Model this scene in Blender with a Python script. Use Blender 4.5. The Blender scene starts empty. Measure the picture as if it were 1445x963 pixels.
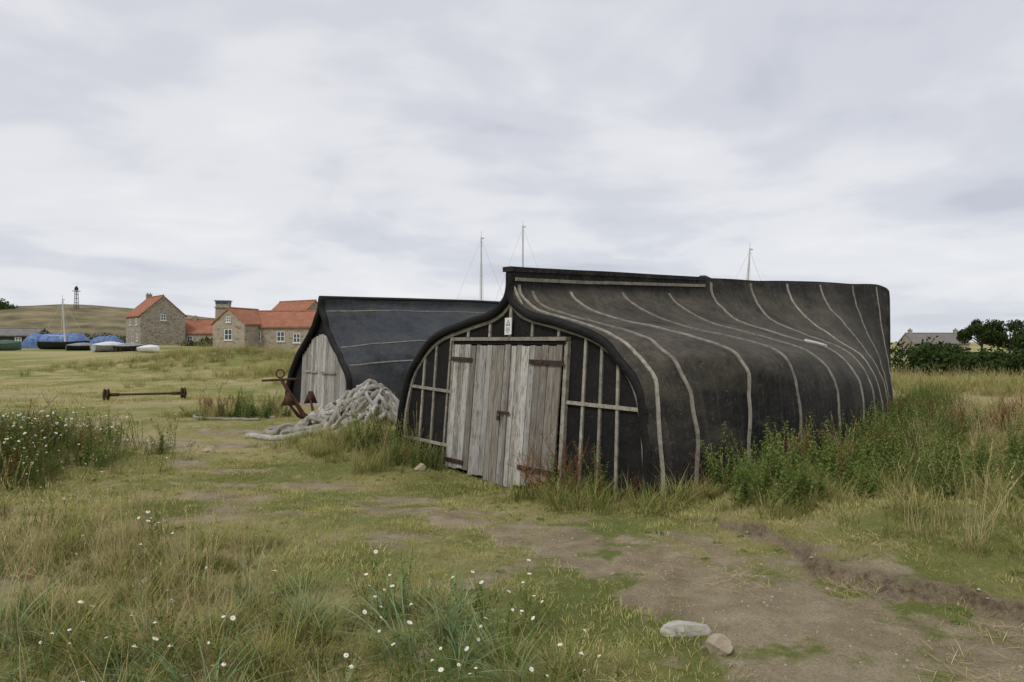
import bpy, math, random
import numpy as np
from mathutils import Vector, Matrix
random.seed(7); rng=np.random.default_rng(11)
scene=bpy.context.scene
R=random.random
def U(a,b): return a+(b-a)*random.random()
# ---------------------------------------------------------------- noise / terrain
LAT=np.random.default_rng(5).random((256,256))
def vnoise(x,y):
    xi=np.floor(x).astype(int); yi=np.floor(y).astype(int)
    fx=x-xi; fy=y-yi
    fx=fx*fx*(3-2*fx); fy=fy*fy*(3-2*fy)
    g=lambda a,b: LAT[a&255,b&255]
    return (g(xi,yi)*(1-fx)+g(xi+1,yi)*fx)*(1-fy)+(g(xi,yi+1)*(1-fx)+g(xi+1,yi+1)*fx)*fy
def fbm(x,y,s=1.0,o=4):
    x=np.asarray(x,float)*s+37.3; y=np.asarray(y,float)*s+11.7
    r=0;a=.5;t=0
    for i in range(o):
        r=r+a*vnoise(x,y);t+=a;x=x*2.03+5.1;y=y*2.03+9.2;a*=.5
    return r/t
def sm(a,b,x):
    t=np.clip((np.asarray(x,float)-a)/(b-a),0,1); return t*t*(3-2*t)
LY=[-5,2.6,4.39,4.87,5.24,5.66,6.6,7.2,8.2,9.4,60]
LX=[9,4.6,3.17,2.82,2.5,2.42,2.17,1.6,1.25,1.15,1.1]
def ledge_d(x,y):
    return (x-np.interp(y,LY,LX))*.75+(fbm(x,y,1.5,3)-.5)*.6+(fbm(x,y,8,3)-.5)*.16
def ledge_k(x,y): return (1-sm(6.2,7.4,y))*sm(.30,.46,fbm(x,y,.9,2)+.06)
def height(x,y):
    x=np.asarray(x,float);y=np.asarray(y,float)
    h=.14*(1-sm(6,9.5,y))
    h=h+1.25*sm(25,115,y)-2.2*sm(9,26,x)*sm(22,60,y)
    d=ledge_d(x,y); fade=1-.5*sm(14,26,y)
    h=h+fade*(.10*ledge_k(x,y)*sm(-.03,.07,d)+.21*sm(0,1.3,d))
    h=h+.28*np.exp(-((x+2.6)/1.3)**2-((y-12.3)/1.5)**2)
    h=h-.1*np.exp(-((x+.2)/1.2)**2-((y-9.6)/.9)**2)
    h=h+1.05*np.exp(-((x+18)/6.)**2-((y-46)/5.)**2)
    h=h+.45*np.exp(-((x+9)/4.)**2-((y-33)/4.)**2)
    h=h+.3*np.exp(-((x+7.6)/1.2)**2-((y-10.4)/1.8)**2)
    near=1-sm(60,120,y)
    h=h+near*((fbm(x,y,.35,3)-.5)*.16+(fbm(x,y,1.7,3)-.5)*.09)
    h=h+(fbm(x,y,.012,3)-.5)*2.0*sm(120,300,np.hypot(x,y))
    h=h+.04*(fbm(x,y,7,2)-.5)*(1-sm(10,20,y))
    return h
def Z(x,y): return float(height(x,y))
PATH=[(-1.6,7.9),(-.4,7.0),(.5,6.1),(1.4,5.2),(2.2,4.4),(3.2,3.3),(4.4,2.2)]
def polyd(x,y,P):
    best=np.full(np.shape(x),1e9)
    for (ax,ay),(bx,by) in zip(P[:-1],P[1:]):
        t=np.clip(((x-ax)*(bx-ax)+(y-ay)*(by-ay))/((bx-ax)**2+(by-ay)**2),0,1)
        best=np.minimum(best,np.hypot(x-ax-t*(bx-ax),y-ay-t*(by-ay)))
    return best
PATCH=[(-6.8,13,1.9,.8),(-4.9,10.9,.6,.4),(-3.9,10.2,.7,.4),(-.5,7.4,.6,.3),(-5,12.8,1.0,.45),(-1.4,8.6,.7,.4),
 (-3.0,7.2,.7,.35),(-.3,9.1,.9,.3),(-2.6,5.9,.5,.35),(-10,16,2,.5),(-4.2,14.2,.9,.4),(1.2,5.0,.9,.7),(2.0,4.2,1.2,.8),(-2.4,9.3,.8,.35),(-5.9,14.5,1.1,.4),(-1.0,6.3,.7,.35),(-3.4,8.3,.6,.3)]
def dirt(x,y):
    x=np.asarray(x,float);y=np.asarray(y,float)
    n=fbm(x+.5*fbm(x,y,2,2),y,1.6,4); n2=fbm(x,y,4.5,4)
    w=np.interp(x,[-2,0,1.5,3],[.35,.5,.9,1.3])
    d=np.exp(-(polyd(x,y,PATH)/w)**2)*(.25+1.0*n)
    for px,py,a,b in PATCH:
        wx=(fbm(x,y,1.3,2)-.5)*.9; wy=(fbm(x+9,y,1.3,2)-.5)*.6
        d=np.maximum(d,np.exp(-((x+wx-px)/a)**2-((y+wy-py)/b)**2)*(.88+.5*(n-.5)))
    d=np.maximum(d,sm(.5,.74,n)*.52*(1-sm(16,34,y)))
    ld=ledge_d(x,y)
    e=np.exp(-((ld-.02)/.07)**2)*ledge_k(x,y)
    d=np.where(ld>.1,d*(1-.85*sm(.1,.5,ld)),d)
    d=d+(n2-.5)*.95
    d=np.maximum(d,e*1.1)
    return sm(.26,.78,d)
AX=math.atan2(.685,.728); CU=math.cos(AX); SU=math.sin(AX)
C0=(-.09,10.0)
def loc(x,y):
    dx=x-C0[0];dy=y-C0[1]
    return dx*CU+dy*SU, dx*SU-dy*CU
FX=[-12,-6,-3.4,-2.1,-1.3,-.1,.55,.85,.95]; FY=[8.8,7.8,6.8,6.2,5.4,4.95,4.5,3.8,2]
def front_mask(x,y):
    yb=np.interp(x,FX,FY)+(fbm(x,y,1.5,2)-.5)*1.2
    return np.where(x<1.1,sm(0,.7,yb-y),0)
def in_shed(x,y,m=.0):
    s,t=loc(x,y)
    w=np.interp(s,[0,.4,1.25,2.5,4,5.3,6.8,8.4,10.1,12.1,13.8,14.7],[2.6,2.8,3.0,3.1,3.03,2.87,2.6,2.1,1.6,.95,.5,.2])
    a=(s>-.05-m)&(s<14.7+m)&(np.abs(t)<w+m)
    s2=(x+5.6)*CU+(y-20.6)*SU; t2=(x+5.6)*SU-(y-20.6)*CU
    return a|((s2>0)&(s2<12)&(np.abs(t2)<2.3))
# ---------------------------------------------------------------- material helpers
def NM(name):
    m=bpy.data.materials.new(name); m.use_nodes=True
    nt=m.node_tree; b=nt.nodes['Principled BSDF']; b.inputs['Roughness'].default_value=.85
    b.inputs['Specular IOR Level'].default_value=.25
    return m,nt,b
def nd(nt,t,**k):
    n=nt.nodes.new(t)
    for a,v in k.items(): setattr(n,a,v)
    return n
def ramp(nt,fac,stops,interp='LINEAR'):
    r=nd(nt,'ShaderNodeValToRGB'); r.color_ramp.interpolation=interp
    el=r.color_ramp.elements
    while len(el)<len(stops): el.new(.5)
    for e,(p,c) in zip(el,stops):
        e.position=p; e.color=(*c,1) if len(c)==3 else c
    nt.links.new(fac,r.inputs[0]); return r.outputs[0]
def noise(nt,scale,detail=4,vec=None,rough=.55,dist=0,out='Fac'):
    n=nd(nt,'ShaderNodeTexNoise'); n.inputs['Scale'].default_value=scale
    n.inputs['Detail'].default_value=detail; n.inputs['Roughness'].default_value=rough; n.inputs['Distortion'].default_value=dist
    if vec is not None: nt.links.new(vec,n.inputs['Vector'])
    return n.outputs[out]
def coord(nt,kind='Object',scale=(1,1,1)):
    t=nd(nt,'ShaderNodeTexCoord'); m=nd(nt,'ShaderNodeMapping'); m.inputs['Scale'].default_value=scale
    nt.links.new(t.outputs[kind],m.inputs['Vector']); return m.outputs[0]
def mixc(nt,fac,a,b,mode='MIX'):
    n=nd(nt,'ShaderNodeMix',data_type='RGBA',blend_type=mode)
    for s,v in ((n.inputs[0],fac),(n.inputs[6],a),(n.inputs[7],b)):
        if hasattr(v,'links'): nt.links.new(v,s)
        else: s.default_value=v if isinstance(v,(int,float)) else (*v,1)
    return n.outputs[2]
def mth(nt,op,a,b=None,clamp=False):
    n=nd(nt,'ShaderNodeMath',operation=op); n.use_clamp=clamp
    for s,v in ((n.inputs[0],a),(n.inputs[1],b)):
        if v is None: continue
        if hasattr(v,'links'): nt.links.new(v,s)
        else: s.default_value=v
    return n.outputs[0]
def bump(nt,b,h,strength=.5,dist=.02):
    n=nd(nt,'ShaderNodeBump'); n.inputs['Strength'].default_value=strength; n.inputs['Distance'].default_value=dist
    nt.links.new(h,n.inputs['Height']); nt.links.new(n.outputs[0],b.inputs['Normal'])
def L(nt,a,b): nt.links.new(a,b)
def simple(name,c1,c2,scale=6,rough=.85,bs=.3,bd=.01,det=5,spec=.25,metal=0,vec=(1,1,1)):
    m,nt,b=NM(name); co=coord(nt,'Object',vec)
    n=noise(nt,scale,det,co); L(nt,ramp(nt,n,[(.3,c1),(.7,c2)]),b.inputs['Base Color'])
    b.inputs['Roughness'].default_value=rough; b.inputs['Specular IOR Level'].default_value=spec; b.inputs['Metallic'].default_value=metal
    if bs: bump(nt,b,n,bs,bd)
    return m
def blade_mat(name,stops,trans=.3,base=.55,gain=1.0):
    m=bpy.data.materials.new(name); m.use_nodes=True; nt=m.node_tree; nt.nodes.clear()
    at=nd(nt,'ShaderNodeAttribute',attribute_name='Col'); sp=nd(nt,'ShaderNodeSeparateColor'); L(nt,at.outputs[0],sp.inputs[0])
    oi=nd(nt,'ShaderNodeObjectInfo')
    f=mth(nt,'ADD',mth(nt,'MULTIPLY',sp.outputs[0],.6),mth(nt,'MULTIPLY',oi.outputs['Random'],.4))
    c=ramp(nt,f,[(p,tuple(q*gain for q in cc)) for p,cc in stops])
    k=mth(nt,'ADD',mth(nt,'MULTIPLY',sp.outputs[1],1-base+.1),base)  # blades darken towards the root: occlusion shade put into the colour
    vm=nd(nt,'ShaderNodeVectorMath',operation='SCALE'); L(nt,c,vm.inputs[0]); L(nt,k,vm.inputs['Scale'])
    d=nd(nt,'ShaderNodeBsdfDiffuse'); o=nd(nt,'ShaderNodeOutputMaterial'); L(nt,vm.outputs[0],d.inputs[0])
    if trans>0:
        t=nd(nt,'ShaderNodeBsdfTranslucent'); mx=nd(nt,'ShaderNodeMixShader'); mx.inputs[0].default_value=trans
        L(nt,vm.outputs[0],t.inputs[0]); L(nt,d.outputs[0],mx.inputs[1]); L(nt,t.outputs[0],mx.inputs[2]); L(nt,mx.outputs[0],o.inputs[0])
    else: L(nt,d.outputs[0],o.inputs[0])
    return m
# ---------------------------------------------------------------- mesh builder
class B:
    def __init__(s): s.v=[];s.f=[];s.m=[];s.c=[]
    def add(s,vs,fs,m=0,c=(.5,.5,.5)):
        o=len(s.v); s.v+= [tuple(p) for p in vs]
        s.c+= list(c) if isinstance(c,list) else [c]*len(vs)
        for f in fs: s.f.append(tuple(i+o for i in f)); s.m.append(m)
    def box(s,c,size,ax=None,m=0,col=None):
        cx=Vector(c); A=ax or (Vector((1,0,0)),Vector((0,1,0)),Vector((0,0,1)))
        h=[q/2 for q in size]; vs=[]
        for i in (-1,1):
            for j in (-1,1):
                for k in (-1,1): vs.append(cx+A[0]*h[0]*i+A[1]*h[1]*j+A[2]*h[2]*k)
        s.add(vs,[(0,1,3,2),(4,6,7,5),(0,4,5,1),(2,3,7,6),(0,2,6,4),(1,5,7,3)],m,col or (R(),.5,R()))
    def bar(s,a,b,w,t,up=(0,0,1),m=0,col=None):
        a=Vector(a);b=Vector(b);d=(b-a);l=d.length;d.normalize();n=Vector(up);sd=d.cross(n)
        if sd.length<1e-4: sd=d.cross(Vector((1,0,0)))
        sd.normalize();n=sd.cross(d)
        s.box((a+b)/2,(l,w,t),(d,sd,n),m,col)
    def tube(s,pts,rad,n=8,m=0,col=(.5,.5,.5),lobes=0,twist=0,cap=True):
        P=[Vector(p) for p in pts]; N=len(P); rr=rad if isinstance(rad,list) else [rad]*N
        T=[(P[min(i+1,N-1)]-P[max(i-1,0)]).normalized() for i in range(N)]
        u=T[0].orthogonal().normalized(); vs=[];dist=0
        for i in range(N):
            if i: dist+=(P[i]-P[i-1]).length
            u=(u-T[i]*u.dot(T[i])).normalized(); w=T[i].cross(u)
            for k in range(n):
                a=2*math.pi*k/n; r=rr[i]
                if lobes: r*=.80+.26*abs(math.sin(lobes*.5*(a+twist*dist)))
                vs.append(P[i]+(u*math.cos(a)+w*math.sin(a))*r)
        fs=[(i*n+k,i*n+(k+1)%n,(i+1)*n+(k+1)%n,(i+1)*n+k) for i in range(N-1) for k in range(n)]
        if cap: fs+= [tuple(range(n))[::-1],tuple(range((N-1)*n,N*n))]
        s.add(vs,fs,m,col)
    def obj(s,name,mats,parent=None,smooth=False,bevel=0,link=True):
        me=bpy.data.meshes.new(name); me.from_pydata(s.v,[],s.f); me.update()
        for q in mats: me.materials.append(q)
        me.polygons.foreach_set('material_index',s.m)
        if smooth: me.polygons.foreach_set('use_smooth',[True]*len(s.f))
        ca=me.color_attributes.new('Col','FLOAT_COLOR','POINT')
        ca.data.foreach_set('color',np.array([(a,b,c,1) for a,b,c in s.c],dtype=np.float32).ravel())
        o=bpy.data.objects.new(name,me)
        if link: scene.collection.objects.link(o)
        if parent: o.parent=parent
        if bevel:
            bm=o.modifiers.new('bevel','BEVEL'); bm.width=bevel; bm.segments=2; bm.limit_method='ANGLE'
        return o
def empty(name,locn=(0,0,0),rz=0):
    e=bpy.data.objects.new(name,None); e.location=locn; e.rotation_euler=(0,0,rz); e.empty_display_size=.3
    scene.collection.objects.link(e); return e
# ---------------------------------------------------------------- materials
def felt(name,dark,mid,top,streak=.5,sc=(.085,.08,.068)):
    m,nt,b=NM(name); co=coord(nt,'Object')
    n1=noise(nt,1.1,6,co,.65,.4); n2=noise(nt,9,6,co,.7); n3=noise(nt,60,3,co)
    base=ramp(nt,n1,[(.35,dark),(.62,mid)])
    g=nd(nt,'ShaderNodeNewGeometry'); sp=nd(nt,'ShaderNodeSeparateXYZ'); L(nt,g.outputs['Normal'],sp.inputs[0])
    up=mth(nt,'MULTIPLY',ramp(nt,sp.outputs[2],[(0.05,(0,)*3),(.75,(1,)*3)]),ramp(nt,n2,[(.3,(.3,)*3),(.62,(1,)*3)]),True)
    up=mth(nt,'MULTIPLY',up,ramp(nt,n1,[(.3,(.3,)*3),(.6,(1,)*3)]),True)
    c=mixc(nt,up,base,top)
    sp2=noise(nt,24,3,co); c=mixc(nt,mth(nt,'MULTIPLY',ramp(nt,sp2,[(.60,(0,)*3),(.70,(.6,)*3)]),ramp(nt,n1,[(.35,(.2,)*3),(.6,(1,)*3)])),c,tuple(q*1.4+.012 for q in top))
    if streak:
        co2=coord(nt,'Object',(5,1.2,.35)); st=noise(nt,3,6,co2,.7)
        c=mixc(nt,ramp(nt,st,[(.48,(0,)*3),(.70,(streak,)*3)]),c,sc)
        n5=noise(nt,.8,5,coord(nt,'Object',(1,1,1.6)),.65); c=mixc(nt,ramp(nt,n5,[(.52,(0,)*3),(.66,(.5,)*3)]),c,(.085,.078,.05))
        n6=noise(nt,1.6,6,coord(nt,'Object',(.7,1,1.3)),.7); c=mixc(nt,ramp(nt,n6,[(.58,(0,)*3),(.64,(.35,)*3)]),c,(.10,.085,.065))
    L(nt,c,b.inputs['Base Color']); b.inputs['Roughness'].default_value=.85
    nb=noise(nt,2.2,3,co)
    hh=mth(nt,'ADD',mth(nt,'ADD',n2,mth(nt,'MULTIPLY',n3,.25)),mth(nt,'MULTIPLY',nb,2.5)); bump(nt,b,hh,.7,.04); return m
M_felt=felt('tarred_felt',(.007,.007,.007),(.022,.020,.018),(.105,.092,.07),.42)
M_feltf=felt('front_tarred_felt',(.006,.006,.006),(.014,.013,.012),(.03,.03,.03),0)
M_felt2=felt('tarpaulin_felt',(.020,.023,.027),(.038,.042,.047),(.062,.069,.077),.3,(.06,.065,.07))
def woodmat(name,a,bc,c,paint=None,streak=(14,14,.9),pth=(.52,.64)):
    m,nt,b=NM(name); at=nd(nt,'ShaderNodeAttribute',attribute_name='Col'); sp=nd(nt,'ShaderNodeSeparateColor'); L(nt,at.outputs[0],sp.inputs[0])
    tc=nd(nt,'ShaderNodeTexCoord'); va=nd(nt,'ShaderNodeVectorMath',operation='ADD'); L(nt,tc.outputs['Object'],va.inputs[0])
    sc=nd(nt,'ShaderNodeVectorMath',operation='SCALE'); L(nt,at.outputs[0],sc.inputs[0]); sc.inputs['Scale'].default_value=7; L(nt,sc.outputs[0],va.inputs[1])
    mp=nd(nt,'ShaderNodeMapping'); mp.inputs['Scale'].default_value=streak; L(nt,va.outputs[0],mp.inputs['Vector'])
    n=noise(nt,2.2,8,mp.outputs[0],.7,.3)
    col=ramp(nt,n,[(.28,a),(.5,bc),(.72,c)])
    if paint:
        mp2=nd(nt,'ShaderNodeMapping'); mp2.inputs['Scale'].default_value=(16,16,2.2); L(nt,va.outputs[0],mp2.inputs['Vector'])
        p=noise(nt,2.4,9,mp2.outputs[0],.78)
        pf=mth(nt,'ADD',p,mth(nt,'MULTIPLY',mth(nt,'SUBTRACT',sp.outputs[0],.5),.22))
        col=mixc(nt,ramp(nt,pf,[(pth[0],(0,)*3),(pth[1],(.85,)*3)]),col,paint)
        mp3=nd(nt,'ShaderNodeMapping'); mp3.inputs['Scale'].default_value=(5,5,1.2); L(nt,tc.outputs['Object'],mp3.inputs['Vector'])
        g=noise(nt,1.5,5,mp3.outputs[0],.6); col=mixc(nt,ramp(nt,g,[(.5,(0,)*3),(.75,(.6,)*3)]),col,(.10,.08,.06))
    k=mth(nt,'ADD',mth(nt,'MULTIPLY',sp.outputs[2],.5),.72)
    vm=nd(nt,'ShaderNodeVectorMath',operation='SCALE'); L(nt,col,vm.inputs[0]); L(nt,k,vm.inputs['Scale'])
    L(nt,vm.outputs[0],b.inputs['Base Color']); bump(nt,b,n,.7,.012); return m
M_door=woodmat('weathered_door_planks',(.08,.065,.05),(.22,.195,.16),(.34,.315,.275),(.46,.45,.42),pth=(.5,.58))
M_batten=woodmat('weathered_batten',(.12,.105,.08),(.29,.265,.215),(.42,.39,.33),None,(5,5,5))
M_gable=woodmat('painted_gable_planks',(.14,.125,.105),(.30,.285,.26),(.40,.39,.36),(.52,.51,.49))
M_rust=simple('rusty_iron',(.035,.018,.012),(.11,.05,.03),18,.8,.5,.006)
M_rustd=simple('dark_rusty_strap',(.03,.02,.017),(.075,.042,.032),25,.7,.4,.004)
M_rope=simple('old_grey_rope',(.18,.165,.135),(.38,.36,.31),7,.95,.7,.01)
M_ropew=simple('pale_netting_rope',(.28,.27,.24),(.48,.465,.42),7,.95,.7,.01)
M_white=simple('white_paint',(.62,.62,.61),(.75,.75,.74),3,.5,0)
M_black=simple('black_paint',(.012,.012,.013),(.03,.03,.03),3,.5,0)
M_glass=simple('window_glass',(.02,.025,.03),(.05,.06,.07),.5,.08,0,spec=.6)
M_blue=simple('blue_tarpaulin',(.06,.12,.30),(.16,.26,.48),1.6,.6,.6,.12,5,.3)
M_greenp=simple('green_paint',(.05,.09,.07),(.1,.15,.1),3,.6,0)
M_grey=simple('grey_canvas',(.20,.21,.22),(.32,.33,.34),3,.8,.3)
M_metal=simple('mast_aluminium',(.45,.46,.47),(.6,.6,.6),2,.4,0,metal=.3)
M_slate=simple('grey_slate',(.13,.12,.11),(.23,.215,.195),3,.8,.3,.05)
M_stone=simple('pale_stone',(.32,.295,.25),(.52,.49,.43),14,.9,.8,.012,8)
M_tan=simple('tan_stone',(.27,.22,.15),(.45,.38,.28),14,.9,.8,.012,8)
def wallmat(name,cols,scale=2.2):
    m,nt,b=NM(name); co=coord(nt,'Object',(1,1,1.7))
    v=nd(nt,'ShaderNodeTexVoronoi',feature='F1'); v.inputs['Scale'].default_value=scale; L(nt,co,v.inputs['Vector'])
    v2=nd(nt,'ShaderNodeTexVoronoi',feature='DISTANCE_TO_EDGE'); v2.inputs['Scale'].default_value=scale; L(nt,co,v2.inputs['Vector'])
    sp=nd(nt,'ShaderNodeSeparateColor'); L(nt,v.outputs['Color'],sp.inputs[0])
    c=ramp(nt,sp.outputs[0],[(i/(len(cols)-1),q) for i,q in enumerate(cols)])
    c=mixc(nt,ramp(nt,v2.outputs['Distance'],[(.02,(1,)*3),(.09,(0,)*3)]),c,(.36,.33,.28))
    L(nt,c,b.inputs['Base Color']); bump(nt,b,v2.outputs['Distance'],.5,.1); return m
M_wall=wallmat('rubble_stone_wall',[(.15,.125,.095),(.30,.25,.185),(.22,.195,.165),(.36,.31,.23)])
M_wall2=wallmat('warm_stone_wall',[(.22,.17,.12),(.36,.28,.2),(.3,.26,.21),(.42,.33,.23)])
def pantile(name,a,bb):
    m,nt,b=NM(name); co=coord(nt,'Object'); n=noise(nt,1.3,5,co,.7); n2=noise(nt,9,3,co)
    c=ramp(nt,mth(nt,'ADD',mth(nt,'MULTIPLY',n,.6),mth(nt,'MULTIPLY',n2,.4)),[(.35,a),(.65,bb)])
    L(nt,c,b.inputs['Base Color'])
    w=nd(nt,'ShaderNodeTexWave',bands_direction='X'); w.inputs['Scale'].default_value=1.3; L(nt,co,w.inputs['Vector'])
    bump(nt,b,w.outputs['Fac'],.7,.06); return m
M_pan=pantile('orange_pantiles',(.24,.095,.055),(.42,.19,.115))
# vegetation
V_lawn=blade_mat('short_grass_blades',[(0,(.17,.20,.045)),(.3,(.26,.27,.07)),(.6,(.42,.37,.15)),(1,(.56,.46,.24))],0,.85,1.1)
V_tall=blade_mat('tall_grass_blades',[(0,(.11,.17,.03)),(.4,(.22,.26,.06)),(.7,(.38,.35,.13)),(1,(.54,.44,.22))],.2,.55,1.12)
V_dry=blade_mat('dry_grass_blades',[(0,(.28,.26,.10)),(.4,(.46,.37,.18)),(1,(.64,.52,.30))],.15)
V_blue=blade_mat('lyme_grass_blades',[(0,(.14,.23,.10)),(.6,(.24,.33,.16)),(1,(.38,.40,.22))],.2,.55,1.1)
V_herb=blade_mat('herb_leaves',[(0,(.05,.10,.018)),(.5,(.11,.17,.038)),(1,(.22,.26,.08))],.2,.55,1.05)
V_stem=blade_mat('plant_stems',[(0,(.14,.14,.05)),(1,(.28,.22,.1))],0,.8)
V_dock=blade_mat('dock_seed_rust',[(0,(.10,.04,.022)),(.5,(.19,.09,.045)),(1,(.32,.19,.10))],0,.8)
V_pet=blade_mat('daisy_petals',[(0,(.66,.66,.63)),(1,(.76,.76,.74))],0,.95)
V_eye=blade_mat('daisy_centres',[(0,(.65,.42,.03)),(1,(.75,.5,.05))],0,.95)
V_leaf=blade_mat('tree_leaves',[(0,(.022,.036,.012)),(.5,(.045,.066,.022)),(1,(.09,.115,.04))],0,.8)
V_bark=simple('bark',(.05,.04,.03),(.11,.09,.07),8)
# ---------------------------------------------------------------- ground
def axis(segs):
    out=[]
    for a,b,st in segs: out+=list(np.arange(a,b,st))
    return out
far=[40*1.09**i for i in range(44)]
xs=np.array([-q for q in far[::-1] if q>40]+axis([(-40,-9,.35),(-9,9,.05),(9,40,.35)])+far)
ys=np.array([-600,-200,-60,-25,-12]+axis([(-8,2.4,.4),(2.4,13,.045),(13,26,.12),(26,48,.35)])+[48*1.075**i for i in range(50)])
GX,GY=np.meshgrid(xs,ys); GZ=height(GX,GY)
nx,ny=len(xs),len(ys)
me=bpy.data.meshes.new('ground'); 
me.vertices.add(nx*ny); me.vertices.foreach_set('co',np.stack([GX,GY,GZ],-1).astype(np.float32).ravel())
ii=np.arange((nx-1)*(ny-1)); r_=ii//(nx-1); c_=ii%(nx-1); a_=r_*nx+c_
q=np.stack([a_,a_+1,a_+nx+1,a_+nx],-1).astype(np.int32)
me.loops.add(q.size); me.loops.foreach_set('vertex_index',q.ravel())
me.polygons.add(len(q)); me.polygons.foreach_set('loop_start',np.arange(0,q.size,4,dtype=np.int32)); me.polygons.foreach_set('loop_total',np.full(len(q),4,dtype=np.int32))
me.update(calc_edges=True); me.polygons.foreach_set('use_smooth',[True]*len(q))
ca=me.color_attributes.new('mask','FLOAT_COLOR','POINT')
D=dirt(GX,GY); DRY=fbm(GX,GY,.25,4)*.5+fbm(GX,GY,1.1,3)*.5; DRY=np.clip((DRY-.5)*1.5+.55+.3*sm(4,14,GX)*sm(12,22,GY)*(1-sm(34,60,GY)),0,1)
ED=np.exp(-((ledge_d(GX,GY)-.02)/.055)**2)*ledge_k(GX,GY)
ca.data.foreach_set('color',np.stack([D,DRY,ED,np.ones_like(D)],-1).astype(np.float32).ravel())
ground=bpy.data.objects.new('ground',me); scene.collection.objects.link(ground)
m,nt,b=NM('grassy_ground'); at=nd(nt,'ShaderNodeAttribute',attribute_name='mask'); sp=nd(nt,'ShaderNodeSeparateColor'); L(nt,at.outputs[0],sp.inputs[0])
co=coord(nt,'Object'); n2=noise(nt,14,6,co,.7); n3=noise(nt,70,4,co,.7); n4=noise(nt,3.5,5,co)
gf=mth(nt,'ADD',mth(nt,'MULTIPLY',sp.outputs[1],.65),mth(nt,'MULTIPLY',n2,.35))
gc=ramp(nt,gf,[(.34,(.17,.20,.045)),(.46,(.25,.26,.075)),(.55,(.37,.33,.125)),(.68,(.48,.40,.20))])
gc=mixc(nt,ramp(nt,n3,[(.35,(.55,)*3),(.58,(0,)*3)]),gc,(.13,.13,.05))
dc=ramp(nt,mth(nt,'ADD',mth(nt,'MULTIPLY',n4,.5),mth(nt,'MULTIPLY',n3,.5)),[(.34,(.20,.15,.09)),(.5,(.36,.285,.185)),(.66,(.52,.44,.31))])
dm=mth(nt,'ADD',sp.outputs[0],mth(nt,'MULTIPLY',mth(nt,'SUBTRACT',n2,.5),1.5),True)
c=mixc(nt,ramp(nt,dm,[(.25,(0,)*3),(.75,(.92,)*3)]),gc,dc)
edk=mth(nt,'MULTIPLY',sp.outputs[2],ramp(nt,n2,[(.4,(.2,)*3),(.6,(.95,)*3)]),True)
c=mixc(nt,edk,c,(.10,.065,.04))
L(nt,c,b.inputs['Base Color']); b.inputs['Roughness'].default_value=.95
bump(nt,b,mth(nt,'ADD',mth(nt,'MULTIPLY',n2,.8),n3),1.0,.03); me.materials.append(m)
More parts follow.
